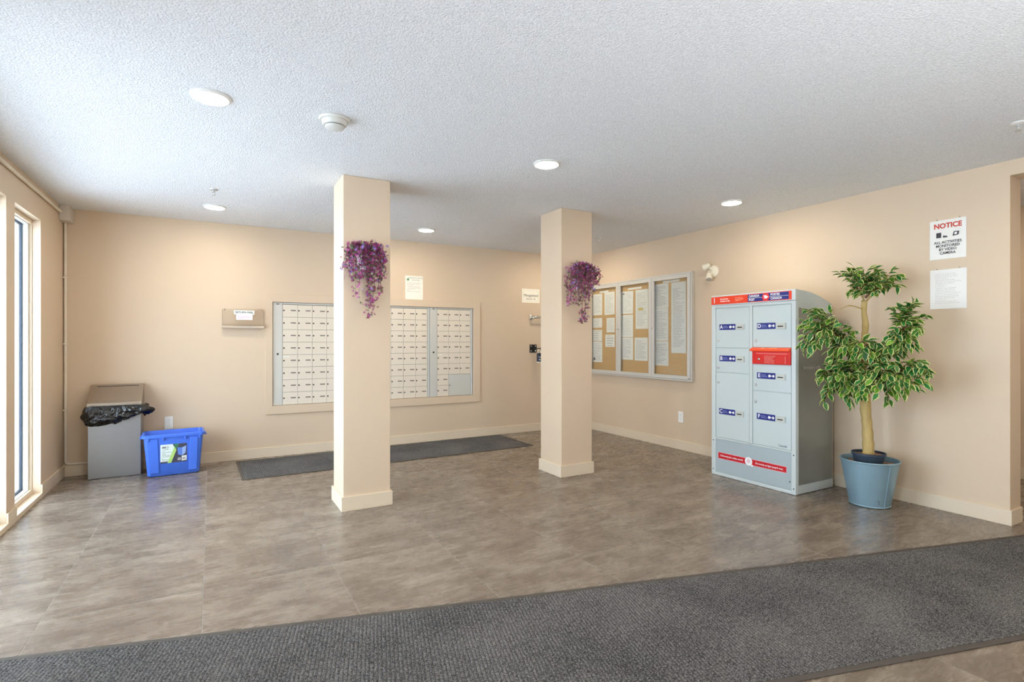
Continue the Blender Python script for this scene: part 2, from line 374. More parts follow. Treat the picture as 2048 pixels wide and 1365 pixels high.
def mail_unit(x0, cols, label, parcel=False):
    global dp
    x1 = x0 + 0.1 + cols * DWm + 0.028
    t = thing('mailbox_unit', (x0, UF, MZ0), label, 'mailboxes', 'wall mailbox units')
    b = MB(); b.box(x0 + .001, x1 - .001, UF + .012, UD, MZ0 + .001, MZ1 - .001); part('body', b, mat('mailbox_carcass', (140, 132, 120), 0.6), t)  # darker carcass shows in the gaps between doors
    b = MB(); b.box(x0 + .004, x0 + .098, UF, UF + .012, MZ0 + .003, MZ1 - .003); s = part('lock_strip', b, strip_m, t, bevel=0.002)
    b = MB(); b.lathe([(0.011, 0), (0.011, 0.003), (0.008, 0.005)], (x0 + .052, UF - .0, 1.092), 14, Matrix.Rotation(PI / 2, 3, 'X')); part('lock', b, dark, s, smooth='auto')
    b = MB(); lz = MZ1 - .022
    b.prism([(x0 + .028, lz), (x0 + .052, lz - .008), (x0 + .076, lz), (x0 + .052, lz + .008)], 'y', UF - .001, UF); part('emblem', b, mat('emblem_grey', (120, 118, 112), 0.4), s)
    b = MB(); b.box(x0 + .102, x1 - .004, UF, UF + .012, 1.629, MZ1 - .003); part('header', b, strip_m, t, bevel=0.001)
    b = MB(); b.box(x1 - .024, x1 - .015, UF - .004, UF + .012, MZ0 + .003, 1.645); b.box(x1 - .012, x1 - .003, UF - .002, UF + .012, MZ0 + .003, 1.645); part('side_rail', b, mat('rail_white_metal', (226, 228, 228), .35, .15), t, bevel=0.001)
    for c in range(cols):
        for r in range(8):
            if parcel and c >= 1 and r >= 6: continue
            lx = 0.1 + c * DWm; lz = 1.625 - (r + 1) * DHm - MZ0
            if dp is None:
                m = MB(); g = .0014; m.box(g, DWm - g, 0, 0.01, g, DHm - g); d = part('door', m, mail_m, t, bevel=0.0012, local=True, seg=1)
                k = part('lock', lockp, mat('lock_metal', (95, 88, 80), 0.35, 0.7), d, local=True, smooth='auto'); k.location = (0.013, 0, DHm * .53)
                m = MB(); m.box(0, .05, -.0012, 0, 0, .0115); p = part('name_plate', m, plate_m, d, local=True, uvbox=(0, 0, .05, 0, .0115)); p.location = (0.083, 0, DHm * .50)
                dp = (d, k, p); d.location = (lx, 0, lz)
            else:
                d = copy(dp[0], t, (lx, 0, lz)); copy(dp[1], d); copy(dp[2], d)
    if parcel:
        lx = x0 + .1 + DWm; m = MB(); m.box(lx + .002, lx + 2 * DWm - .002, UF + .001, UF + .011, MZ0 + .005, 1.625 - 6 * DHm - .002)
        d = part('parcel_door', m, strip_m, t, bevel=0.0015)
        m = MB(); m.lathe([(0.008, 0), (0.008, 0.004), (0.005, 0.006)], (lx + .014, UF, 0.677), 12, Matrix.Rotation(PI / 2, 3, 'X')); part('lock', m, chrome, d, smooth='auto')
    if cols == 5 and x0 < 1 or parcel:
        m = MB(); m.box(x0 + .105, x0 + .17, UF - .002, UF, 1.058, 1.068); part('label_tape', m, white_p, t)
    return t
mail_unit(MX0, 5, 'mailbox unit with rows of small locked doors, between the wire-free return tray and the left column'.replace('wire-free ', ''))
mail_unit(MX0 + .8855, 5, 'middle mailbox unit of small locked doors, partly hidden by the left column')
mail_unit(MX0 + 1.771, 3, 'rightmost mailbox unit, with a blank parcel door at its lower right', parcel=True)

# ------------------------------------------------------------------ papers, plates and fittings on the back wall
def sheet(name, axis, a0, a1, z0, z1, face, m, label, cat, group=None, parent=None, tilt=0.0, th=0.0012):
    ca, cz = (a0 + a1) / 2, (z0 + z1) / 2; hw, hz = abs(a1 - a0) / 2, (z1 - z0) / 2
    me = MB()
    if axis == 'y':   # faces -y
        me.box(-hw, hw, -th, 0, -hz, hz); ub = (0, -hw, hw, -hz, hz); loc = (ca, face, cz)
    else:             # faces -x ; reading direction is -y
        me.box(-th, 0, -hw, hw, -hz, hz); ub = (1, hw, -hw, -hz, hz); loc = (face, ca, cz)
    o = part(name, me, m, parent, uvbox=ub, local=True); o.location = loc
    if axis == 'y': o.rotation_euler.y = tilt
    else: o.rotation_euler.x = tilt
    WLOC[o.name] = Vector(loc)
    return tag(o, label, cat, group)
pr = lambda n, rows, **k: print_mat(n, k.pop('paper', (244, 240, 230)), k.pop('ink', (110, 110, 118)), rows, **k)
o = sheet('notice_sheet', 'y', 2.034, 2.256, 1.735, 2.02, BW - .0005, pr('letter_print', 22, v0=.3, v1=.72, seed=2.0, block=2), 'white letter sheet taped above the mailboxes right of the left column', 'paper')
ink_g = mat('grey_ink', (120, 122, 128), 0.7, var=0); ink_gr = mat('green_ink', (96, 140, 96), 0.7, var=0)
text('RESIDENTS NOTICE', .02, (2.165, BW - .003, 1.995), '-y', ink_g, o); text('MAIL ROOM', .018, (2.165, BW - .003, 1.97), '-y', ink_g, o)
m = MB(); m.lathe([(.016, 0), (.016, .0008)], (2.068, BW - .0018, 1.975), 6, Matrix.Rotation(PI / 2, 3, 'X')); part('emblem', m, ink_gr, o)
o = sheet('office_sign', 'y', 3.663, 3.945, 1.754, 1.942, BW - .0005, mat('sign_card', (250, 246, 232), .6, var=.01), 'white card sign with script lettering on the back wall above the chrome rail', 'sign')
text('Management', .052, (3.80, BW - .0035, 1.853), '-y', mat('script_ink', (120, 118, 110), .7, var=0), o, shear=.35, sx=.88)
text('Suite No. 101', .03, (3.80, BW - .0035, 1.805), '-y', MATS['script_ink'], o, shear=.35, sx=.9)
m = MB()
for (x0, x1, z0, z1) in [(3.685, 3.923, 1.919, 1.921), (3.685, 3.923, 1.773, 1.775), (3.685, 3.687, 1.775, 1.919), (3.921, 3.923, 1.775, 1.919)]: m.box(x0, x1, BW - .0028, BW - .0017, z0, z1)
part('printed_border', m, mat('pale_ink', (205, 206, 198), .7, var=0), o)

# return mail tray (clear acrylic)
acr = glass('clear_acrylic', (0.99, 0.988, 0.985), 0.03, 0.06)
t = thing('return_mail_tray', (0.31, BW, 1.38), 'clear acrylic return mail tray screwed to the back wall left of the mailboxes', 'mail tray')
x0, x1, zb, zt = .10, .49, 1.395, 1.567
m = MB(); m.box(x0, x1, BW - .004, BW - .001, zb, zt); part('back_plate', m, acr, t)
m = MB(); m.hexa([(x0 + .005, BW - .055, zb), (x1 - .005, BW - .055, zb), (x1 - .005, BW - .051, zb), (x0 + .005, BW - .051, zb)],
                 [(x0, BW - .105, zt - .03), (x1 + .01, BW - .105, zt - .03), (x1 + .01, BW - .101, zt - .03), (x0, BW - .101, zt - .03)]); part('front_plate', m, acr, t)
m = MB(); m.box(x0, x1, BW - .055, BW - .004, zb - .004, zb); part('bottom_plate', m, acr, t)
m = MB()
for xs in (x0, x1 - .003):
    m.prism([(BW - .055, zb), (BW - .004, zb), (BW - .004, zt), (BW - .102, zt - .035)], 'x', xs, xs + .003)
part('side_plate', m, acr, t)
m = MB(); m.box(x0, x1, BW - .06, BW - .001, zb - .03, zb - .006); part('bottom_shade_bar', m, mat('tray_bottom_shade', (200, 184, 164), .3, var=.02), t, bevel=.003)  # solid bar stands in for the tray's bottom and the shadow below it
def lab(x0_, x1_, z0_, z1_, mm, yo=.107): 
    q = MB(); q.box(x0_, x1_, BW - yo - .0008, BW - yo, z0_, z1_); return part('sticker', q, mm, t, uvbox=(0, x0_, x1_, z0_, z1_))
lab(.205, .392, 1.503, 1.545, white_p); text('RETURN MAIL', .03, (.30, BW - .1095, 1.524), '-y', mat('teal_ink', (60, 92, 96), .7, var=0), t, sx=.88)
lab(.225, .375, 1.448, 1.502, pr('tray_small_print', 5, v0=0, v1=1, u0=.05, u1=.9, ink=(150, 130, 170), paper=(238, 226, 232)), .1075)
m = MB()
for xs in (.125, .465): m.lathe([(.006, 0), (.006, .003)], (xs, BW - .004, 1.555), 10, Matrix.Rotation(PI / 2, 3, 'X'))
part('screws', m, chrome, t)

# grab rail
t = thing('grab_rail', (3.80, BW, 1.575), 'chrome grab rail with a round flange, disappearing behind the right column', 'rail')
RY = Matrix.Rotation(PI / 2, 3, 'X'); c = on_y(1061.5, 636, BW)
m = MB(); m.lathe([(.036, 0), (.036, .006), (.026, .012), (.016, .014), (.016, .03)], (c.x + .01, BW - .001, c.z), 24, RY); part('flange', m, chrome, t, smooth='auto')
m = MB(); cx = c.x + .01
m.tube([(cx, BW - .02, c.z), (cx, BW - .055, c.z), (cx + .012, BW - .068, c.z), (cx + .03, BW - .072, c.z), (cx + .45, BW - .072, c.z)], .0155, 14); part('bar', m, chrome, t, smooth='auto')

# black plate with hook + lock box hanging from it
pa, pb = on_y(1059, 690, BW), on_y(1073, 706, BW)
t = thing('hook_plate', ((pa.x + pb.x) / 2, BW, (pa.z + pb.z) / 2), 'black square wall plate with four screws and a hook, beside the right column', 'hook plate')
m = MB(); m.box(pa.x, pb.x, BW - .006, BW - .0005, pb.z, pa.z); part('plate', m, dark, t, bevel=.001)
for sx in (pa.x + .022, pb.x - .022):
    for sz in (pb.z + .022, pa.z - .022):
        m = MB(); m.lathe([(.009, 0), (.009, .002), (.006, .004)], (sx, BW - .006, sz), 10, RY); part('screw', m, chrome, t)
zc = (pa.z + pb.z) / 2; m = MB(); xc = (pa.x + pb.x) / 2
m.tube([(xc, BW - .004, zc), (xc, BW - .085, zc), (xc + .015, BW - .10, zc), (xc + .05, BW - .10, zc), (xc + .065, BW - .10, zc + .012), (xc + .075, BW - .10, zc + .004)], .007, 8)
part('hook', m, dark, t, smooth='auto')
hx = on_y(1074.5, 700, BW - .1).x + .036; hy = BW - .10
t = thing('lock_box', (hx, hy, .93), 'dark blue and black lock box hanging from the black wall hook', 'lock box')
m = MB(); m.tube([(hx - .022, hy, 1.065), (hx - .022, hy, 1.108), (hx - .012, hy, 1.122), (hx + .012, hy, 1.122), (hx + .022, hy, 1.108), (hx + .022, hy, 1.065)], .005, 8); part('shackle', m, chrome, t, smooth='auto')
m = MB(); m.box(hx - .036, hx + .036, hy - .022, hy + .022, .95, 1.07); part('body', m, mat('blue_black_case', (34, 38, 60), .35, var=.1), t, bevel=.012, seg=3)
m = MB(); m.box(hx - .034, hx + .034, hy - .024, hy + .02, .937, .952); part('end_cap', m, white_p, t, bevel=.003)
m = MB(); m.lathe([(.011, 0), (.011, .003)], (hx - .012, hy - .022, .98), 12, RY); m.box(hx - .024, hx + .026, hy - .0235, hy - .021, 1.01, 1.02); part('dial', m, mat('pale_blue_mark', (200, 208, 220), .5), t)

# wall outlets
def outlet(face, a, z, label):
    X = face == '-x'
    t = thing('wall_outlet', (RW, a, z) if X else (a, BW, z), label, 'outlet')
    def B(a0, a1, d0, d1, z0, z1):
        q = MB()
        return q.box(RW - d1, RW - d0, a0, a1, z0, z1) if X else q.box(a0, a1, BW - d1, BW - d0, z0, z1)
    part('cover_plate', B(a - .036, a + .036, .0005, .006, z - .062, z + .062), white_p, t, bevel=.002)
    for dz in (.026, -.026):
        s = part('socket', B(a - .017, a + .017, .006, .0075, z + dz - .014, z + dz + .014), white_p, t, bevel=.0006)
        for da in (-.006, .006): part('slot', B(a + da - .001, a + da + .001, .0075, .008, z + dz - .004, z + dz + .006), dark, s)
    part('screw', B(a - .002, a + .002, .006, .0075, z - .002, z + .002), chrome, t)
outlet('-y', -.357, .43, 'white double outlet on the back wall above the blue recycling bin')
outlet('-x', 4.31, .37, 'white double outlet low on the right wall below the notice board')

# conduit and junction box in the back left corner
t = thing('conduit', (LW + .02, BW - .02, .1), 'cream painted conduit running down the back left corner and along the left wall', 'conduit')
cm = mat('conduit_paint', (226, 216, 198), .45)
m = MB(); xq, yq = LW + .018, BW - .014
m.tube([(xq, yq, 2.30), (xq, yq, .14), (xq + .008, yq, .122), (xq + .03, yq, .112), (LW + .27, yq, .112)], .011, 10); part('vertical_pipe', m, cm, t, smooth='auto')
m = MB(); m.tube([(LW + .014, BW - .16, 2.372), (LW + .014, NW + .05, 2.372)], .013, 10); part('wall_pipe', m, cm, t, smooth='auto')
m = MB(); m.box(LW + .001, LW + .075, BW - .16, BW - .001, 2.30, CZ - .001); part('junction_box', m, mat('box_paint', (214, 206, 194), .5), t, bevel=.003)
m = MB()
for z in (.6, 1.2, 1.8): m.box(xq - .016, xq + .016, BW - .028, BW - .001, z, z + .012)
part('straps', m, cm, t)

# ------------------------------------------------------------------ ceiling fittings
def lathe_down(prof, x, y, n=32):
    return MB().lathe([(r, -z) for (r, z) in prof][::-1], (x, y, CZ), n)
lens = bpy.data.materials.new('lit_lens'); lens.use_nodes = True
b = lens.node_tree.nodes['Principled BSDF']; b.inputs['Base Color'].default_value = (1, 1, 1, 1); b.inputs['Emission Color'].default_value = (1.0, 0.87, 0.68, 1); b.inputs['Emission Strength'].default_value = LAMP
LL = [(0.0, 3.015, 'lit round ceiling light nearest the left edge, the largest in view'), (.03, 5.465, 'lit round ceiling light above the return mail tray, nearest the back left corner'),
      (1.985, 3.03, 'lit round ceiling light in front, between the two columns'), (2.03, 5.47, 'lit round ceiling light near the back wall, between the two columns'),
      (3.93, 3.08, 'lit round ceiling light over the parcel locker and notice board'),
      (0.0, .58, 'round ceiling light above the entrance mat, left end'), (2.0, .58, 'round ceiling light above the entrance mat, middle'), (3.95, 5.47, 'round ceiling light behind the right column'),
      (3.93, .62, 'round ceiling light above the entrance mat, right end'), (5.35, 1.75, 'round ceiling light in the corridor'), (5.55, -.6, 'added unseen round ceiling light in the corridor behind'), (2.0, -1.6, 'added unseen round ceiling light behind the camera')]  # last two lights are unseen, added for extra light
for (x, y, lb) in LL:
    t = thing('ceiling_light', (x, y, CZ), lb, 'ceiling light', 'round ceiling lights')
    part('trim_ring', lathe_down([(.093, .0005), (.092, .006), (.082, .012), (.079, .012), (.079, .002)], x, y, 40), white_p, t, smooth='auto')
    part('diffuser', lathe_down([(.0785, .003), (.0785, .011), (.06, .015), (.03, .018), (.001, .019)], x, y, 40), lens, t, smooth=True)
x, y = .585, 2.99; t = thing('smoke_detector', (x, y, CZ), 'white round smoke detector on the ceiling before the left column', 'smoke detector')
det = mat('detector_plastic', (222, 222, 216), .4)
part('mounting_plate', lathe_down([(.082, .0005), (.082, .006), (.078, .012)], x, y, 40), det, t, smooth='auto')
part('body', lathe_down([(.066, .012), (.064, .03), (.058, .036), (.045, .037)], x, y, 40), det, t, smooth='auto')
part('vent_ring', lathe_down([(.044, .037), (.044, .041)], x, y, 30), dark, t)
part('cap', lathe_down([(.05, .041), (.048, .05), (.036, .056), (.001, .057)], x, y, 30), det, t, smooth='auto')
for (x, y, lb) in [(.02, 4.85, 'small chrome ceiling sprinkler behind the left pair of lights'), (3.93, 4.9, 'small ceiling sprinkler right of the right column'), (3.87, 1.18, 'ceiling sprinkler near the right edge above the opening')]:
    t = thing('sprinkler', (x, y, CZ), lb, 'sprinkler', 'ceiling sprinklers')
    part('escutcheon', lathe_down([(.033, .0005), (.030, .006), (.014, .012)], x, y, 20), white_p if y < 2 else alu, t, smooth='auto')
    m = lathe_down([(.008, .012), (.007, .025), (.003, .026)], x, y, 10)
    m.tube([(x - .008, y, CZ - .02), (x - .012, y, CZ - .034), (x, y, CZ - .046)], .002, 6); m.tube([(x + .008, y, CZ - .02), (x + .012, y, CZ - .034), (x, y, CZ - .046)], .002, 6)
    part('sprinkler_body', m, alu, t)
    part('deflector', lathe_down([(.015, .046), (.015, .048)], x, y, 12), alu, t)

# ------------------------------------------------------------------ door mats with raised nubs
def mat_nubs(L_, W_, ps, pt, m, parent, h=.0032):
    V = []; Fc = []
    ns, ntt = int(L_ / ps), int(W_ / pt)
    rnd = random.Random(3)
    for i in range(ns):
        for j in range(ntt):
            s0 = -L_ / 2 + (i + .5) * ps + rnd.uniform(-.0008, .0008); t0 = -W_ / 2 + (j + .5) * pt + (pt / 2 if i % 2 else 0) * .5 + rnd.uniform(-.0008, .0008)
            a, b, a2, b2 = ps * .46, pt * .46, ps * .22, pt * .22; hh = h * rnd.uniform(.75, 1.15); o = len(V)
            V += [(s0 - a, t0 - b, 0), (s0 + a, t0 - b, 0), (s0 + a, t0 + b, 0), (s0 - a, t0 + b, 0), (s0 - a2, t0 - b2, hh), (s0 + a2, t0 - b2, hh), (s0 + a2, t0 + b2, hh), (s0 - a2, t0 + b2, hh)]
            Fc += [(o + 4, o + 5, o + 6, o + 7), (o, o + 1, o + 5, o + 4), (o + 1, o + 2, o + 6, o + 5), (o + 2, o + 3, o + 7, o + 6), (o + 3, o, o + 4, o + 7)]
    mb = MB(); mb.v = V; mb.f = Fc
    return part('carpet_nubs', mb, m, parent, smooth=True, local=True, kind='stuff')
def carpet_mat(name, c1, c2):
    m = bpy.data.materials.new(name); m.use_nodes = True; nt = m.node_tree; N = nt.nodes; L = nt.links; b = N['Principled BSDF']
    tc = N.new('ShaderNodeTexCoord'); n = N.new('ShaderNodeTexNoise'); n.inputs['Scale'].default_value = 160; n.inputs['Detail'].default_value = 2; L.new(tc.outputs['Object'], n.inputs['Vector'])
    n2 = N.new('ShaderNodeTexNoise'); n2.inputs['Scale'].default_value = 2.2; n2.inputs['Detail'].default_value = 3; L.new(tc.outputs['Object'], n2.inputs['Vector'])
    a = N.new('ShaderNodeMath'); a.operation = 'MULTIPLY_ADD'; a.inputs[1].default_value = .35; L.new(n2.outputs['Fac'], a.inputs[0]); L.new(n.outputs['Fac'], a.inputs[2])
    r = N.new('ShaderNodeMapRange'); r.inputs[1].default_value = .5; r.inputs[2].default_value = .85; L.new(a.outputs[0], r.inputs[0])
    mx = N.new('ShaderNodeMix'); mx.data_type = 'RGBA'; mx.inputs[6].default_value = lin(c1) + (1,); mx.inputs[7].default_value = lin(c2) + (1,)
    L.new(r.outputs[0], mx.inputs[0]); L.new(mx.outputs[2], b.inputs['Base Color']); b.inputs['Roughness'].default_value = .95; b.inputs['Specular IOR Level'].default_value = .1
    return m
rubber = mat('mat_rubber', (72, 66, 60), .7, var=.08); cpt = carpet_mat('charcoal_pile', (52, 52, 54), (118, 115, 112))
def floor_mat(cx, cy, L_, W_, ang, label, bw, ps=.0155, pt=.0125, rub=rubber):
    t = thing('floor_mat', (cx, cy, 0), label, 'floor mat', rz=ang)
    a, b = L_ / 2, W_ / 2
    m = MB()
    for (x0, x1, y0, y1) in [(-a, a, -b, -b + bw), (-a, a, b - bw, b), (-a, -a + bw, -b + bw, b - bw), (a - bw, a, -b + bw, b - bw)]: m.box(x0, x1, y0, y1, .0004, .0055)
    part('rubber_border', m, rub, t, local=True, bevel=.003)
    m = MB(); m.box(-a + bw, a - bw, -b + bw, b - bw, .0004, .0035); part('backing', m, mat('pile_base', (44, 44, 45), .95), t, local=True)
    c = mat_nubs(L_ - 2 * bw, W_ - 2 * bw, ps, pt, cpt, t); c.location = (0, 0, .0036)
    return t
ang = math.atan2(1.339 - 2.768, 4.484 + .709)
d = Vector((math.cos(ang), math.sin(ang))); nrm = Vector((math.sin(ang), -math.cos(ang)))
wid = abs((Vector((1.853, 1.162)) - Vector((-.709, 2.768))).dot(nrm))
p0 = Vector((-.709, 2.768)) - d * .33; Lm = 6.6; cen = p0 + d * Lm / 2 + nrm * wid / 2
floor_mat(cen.x, cen.y, Lm, wid, ang, 'long wide dark grey ribbed entrance mat across the foreground', .028)
floor_mat(1.765, 5.71, 3.07, .83, math.radians(1.2), 'long dark grey ribbed mat on the floor below the mailboxes', .03)

# ------------------------------------------------------------------ waste bin
steel = mat('brushed_steel', (158, 160, 162), .34, .8, var=.08, vscale=14, stretch=(1, 1, 14), bump=.05, bscale=60)
x0, x1, yF, yB = -.95, -.56, 5.955, 6.170
t = thing('waste_bin', ((x0 + x1) / 2, yB, 0), 'brushed steel waste bin with a sloped lid and black bag, in the back left corner', 'waste bin')
m = MB(); m.box(x0, x1, yF, yB, .002, .645); part('body', m, steel, t, bevel=.003)
m = MB(); m.prism([(yF - .008, .648), (yB, .648), (yB, .828), (yB - .03, .828), (yF - .008, .674)], 'x', x0 - .006, x1 + .006); lid = part('lid', m, mat('lid_steel', (172, 160, 146), .36, .8, var=.06, vscale=60), t, bevel=.003)
dv = Vector((0, yB - .03 - yF + .008, .828 - .674)); 
def onlid(x, s, h=0): 
    n = Vector((0, -dv.z, dv.y)).normalized(); p = Vector((x, yF - .008, .674)) + dv * s + n * h; return p
m = MB(); m.hexa([onlid(x0 + .03, .06, .0002), onlid(x1 - .03, .06, .0002), onlid(x1 - .03, .86, .0002), onlid(x0 + .03, .86, .0002)], [onlid(x0 + .03, .06, .003), onlid(x1 - .03, .06, .003), onlid(x1 - .03, .86, .003), onlid(x0 + .03, .86, .003)])
part('flap', m, MATS['lid_steel'], lid, bevel=.001)
m = MB(); m.hexa([onlid(x0 + .045, .89, .0002), onlid(x1 - .03, .89, .0002), onlid(x1 - .03, .915, .0002), onlid(x0 + .045, .915, .0002)], [onlid(x0 + .045, .89, .0012), onlid(x1 - .03, .89, .0012), onlid(x1 - .03, .915, .0012), onlid(x0 + .045, .915, .0012)])
part('hinge_slot', m, dark, lid)
# bag skirt: wrinkled sheet round the rim
bagm = mat('black_bag_plastic', (12, 12, 12), .22, var=.2, spec=.6)
rnd = random.Random(5)
loop = []
nf, nsd = 90, 34
for i in range(nf): loop.append((x0 - .012 + (x1 - x0 + .024) * i / nf, yF - .012, 0, -1))
for i in range(nsd): loop.append((x1 + .012, yF - .012 + (yB - .004 - yF) * i / nsd, 1, 0))
lft = [(x0 - .012, yF - .012 + (yB - .004 - yF) * i / nsd, -1, 0) for i in range(nsd, 0, -1)]
path = lft + loop; V = []; rowsN = 22
for k, (px, py, nx, ny) in enumerate(path):
    if ny == -1:
        f = (px - x0) / (x1 - x0); low = .482 - .012 * math.sin(f * 9) if f < .5 else .482 + (f - .5) * 2 * .085
    elif nx == 1: low = .55 if py < yF + .1 else .60
    else: low = .50 + .08 * (py - yF) / .23
    for r in range(rowsN + 1):
        z = .646 + (low - .646) * r / rowsN; fr = r / rowsN
        q3 = Vector((px * 14, py * 14 + nx, z * 22)); nn = mnoise.noise(q3) + .6 * mnoise.noise(q3 * 2.7)
        bulge = .008 + .020 * math.sin(fr * PI) + .022 * nn * min(1, fr * 2.5) + .008 * fr
        if nx == 1 and k - nsd - nf < 12: bulge += .055 * math.sin(fr * PI * .8) * (1 - (k - nsd - nf) / 12)
        V.append((px + nx * bulge, min(py + ny * bulge, yB - .003), z + .006 * mnoise.noise(Vector((px * 30, py * 30, z * 30)))))
Fq = [(k * (rowsN + 1) + r, (k + 1) * (rowsN + 1) + r, (k + 1) * (rowsN + 1) + r + 1, k * (rowsN + 1) + r + 1) for k in range(len(path) - 1) for r in range(rowsN)]
m = MB(); m.v = V; m.f = Fq; bag = part('bin_bag', m, bagm, t, smooth=True, label='black plastic bag folded over the rim')
m = MB(); m.add([(x1 + .01, yF - .01, .635), (x1 + .055, yF - .03, .60), (x1 + .085, yF - .02, .607), (x1 + .05, yF - .01, .565), (x1 + .03, yF + .01, .535), (x1 + .012, yF + .03, .56)], [(0, 1, 5), (1, 2, 3), (1, 3, 4, 5)])
tip = part('loose_corner', m, bagm, bag, smooth=True); sd = tip.modifiers.new('s', 'SOLIDIFY'); sd.thickness = .002

# ------------------------------------------------------------------ blue recycling bin
blue = mat('blue_plastic', (72, 118, 226), .38, var=.04)
t = thing('recycling_bin', (-.300, 5.90, 0), 'blue plastic recycling bin with a printed label, beside the steel waste bin', 'recycling bin', rz=math.radians(3.5))
def ring(hx, hy, z, r=.03, n=5):
    out = []
    for (sx, sy, a0) in [(1, 1, 0), (-1, 1, 90), (-1, -1, 180), (1, -1, 270)]:
        for k in range(n):
            a = math.radians(a0 + 90 * k / (n - 1)); out.append((sx * (hx - r) + r * math.cos(a), sy * (hy - r) + r * math.sin(a), z))
    return out
def loft(rings, closed_bottom=True, closed_top=False):
    m = MB(); n = len(rings[0]); 
    for r in rings: m.v += r
    for i in range(len(rings) - 1):
        for k in range(n): m.f.append((i * n + k, i * n + (k + 1) % n, (i + 1) * n + (k + 1) % n, (i + 1) * n + k))
    if closed_bottom: m.f.append(tuple(range(n))[::-1])
    if closed_top: m.f.append(tuple((len(rings) - 1) * n + k for k in range(n)))
    return m
HB = .385
def hw(z, ins=0): f = z / HB; return (.203 + .030 * f - ins, .115 + .030 * f - ins)
rg = [ring(.195, .108, .003), ring(*hw(.012), .012), ring(*hw(HB - .03), HB - .03), ring(hw(HB)[0] + .012, hw(HB)[1] + .012, HB - .028), ring(hw(HB)[0] + .014, hw(HB)[1] + .014, HB - .004), ring(hw(HB)[0] + .008, hw(HB)[1] + .008, HB),
      ring(hw(HB)[0] - .004, hw(HB)[1] - .004, HB - .001), ring(*hw(HB - .01, .006), HB - .012), ring(*hw(.02, .006), .016)]
m = loft(rg, True, True); part('tub', m, blue, t, smooth='auto', local=True)
# raised front panels (front faces -y)
def fpt(x, z, out=0.0): return (x, -(hw(z)[1]) - out, z)
for s in (-1, 1):
    a0, a1 = (.125, .190) if s == 1 else (-.190, -.125)
    m = MB(); zt, zl = HB - .04, .035; sl = .012 * s
    m.hexa([fpt(a0 - sl, zl, -.001), fpt(a1 - sl, zl, -.001), (a1 - sl, -hw(zl)[1] - .007, zl), (a0 - sl, -hw(zl)[1] - .007, zl)][::-1],
           [fpt(a0, zt, -.001), fpt(a1, zt, -.001), (a1, -hw(zt)[1] - .007, zt), (a0, -hw(zt)[1] - .007, zt)][::-1])
    part('raised_panel', m, blue, t, local=True, bevel=.003)
for xx in (-.20, -.085, .085, .20):
    m = MB(); z0 = HB - .055; m.box(xx - .008, xx + .008, -hw(HB)[1] - .010, -hw(HB)[1] + .006, z0, HB - .026); part('rim_rib', m, blue, t, local=True, bevel=.002)
m = MB(); m.tube([(hw(HB)[0] + .012, -.06, HB - .03), (hw(HB)[0] + .022, -.055, HB - .035), (hw(HB)[0] + .022, .055, HB - .035), (hw(HB)[0] + .012, .06, HB - .03)], .008, 8); part('handle', m, blue, t, local=True, smooth='auto')
m = MB(); m.tube([(-hw(HB)[0] - .012, -.06, HB - .03), (-hw(HB)[0] - .022, -.055, HB - .035), (-hw(HB)[0] - .022, .055, HB - .035), (-hw(HB)[0] - .012, .06, HB - .03)], .008, 8); part('handle', m, blue, t, local=True, smooth='auto')
# printed label, laid on the leaning front
lx0, lx1, lz0, lz1 = -.105, .100, .118, .290
def lpoly(pts, out, name, mm, par=t):
    V = [fpt(lx0 + (lx1 - lx0) * u, lz0 + (lz1 - lz0) * v_, out) for (u, v_) in pts]; n = len(V)
    V2 = [fpt(lx0 + (lx1 - lx0) * u, lz0 + (lz1 - lz0) * v_, out - .0006) for (u, v_) in pts]
    m = MB(); m.add(V + V2, [tuple(range(n)), tuple(range(n, 2 * n))[::-1]] + [(i, n + i, n + (i + 1) % n, (i + 1) % n) for i in range(n)])
    o = part(name, m, mm, par, local=True)
    ul = o.data.uv_layers.new(name='UVMap')
    for lp in o.data.loops:
        u, v_ = pts[lp.vertex_index % n]; ul.data[lp.index].uv = (u, v_)
    return o
lb = lpoly([(0, 0), (1, 0), (1, 1), (0, 1)], .0012, 'label_sticker', mat('slate_print', (70, 70, 88), .45))
lpoly([(0, .08), (.3, .08), (.56, .7), (.46, 1), (0, 1)], .0018, 'white_panel', print_mat('bin_label_print', (226, 238, 232), (80, 90, 90), 13, .06, .46, .1, .78, .45, 4, .6, 2), lb)
lpoly([(.26, 0), (.40, 0), (.60, .66), (.53, .86)], .0024, 'green_stripe', mat('lime_print', (176, 214, 120), .5), lb)
lpoly([(.50, 1), (.70, 1), (.60, .70), (.55, .80)], .0020, 'green_stripe', mat('green_print', (58, 120, 90), .5), lb)
lpoly([(.66, .42), (.82, .34), (.82, .78), (.64, .80)], .0022, 'bin_picture', mat('blue_print', (96, 132, 214), .5), lb)
lpoly([(.82, .34), (.95, .48), (.97, .86), (.82, .78)], .0022, 'bin_picture', mat('pale_blue_print', (150, 176, 226), .5), lb)
lpoly([(.80, .06), (.99, .08), (.99, .34), (.80, .32)], .0022, 'barcode_panel', white_p, lb)
for k in range(7): lpoly([(.83 + k * .018, .12), (.838 + k * .018, .12), (.838 + k * .018, .25), (.83 + k * .018, .25)], .0028, 'bar', ink_k, lb)
lpoly([(.65, .10), (.76, .10), (.78, .17), (.76, .24), (.66, .24), (.64, .17)], .0022, 'seal', mat('grey_print', (170, 170, 170), .5), lb)
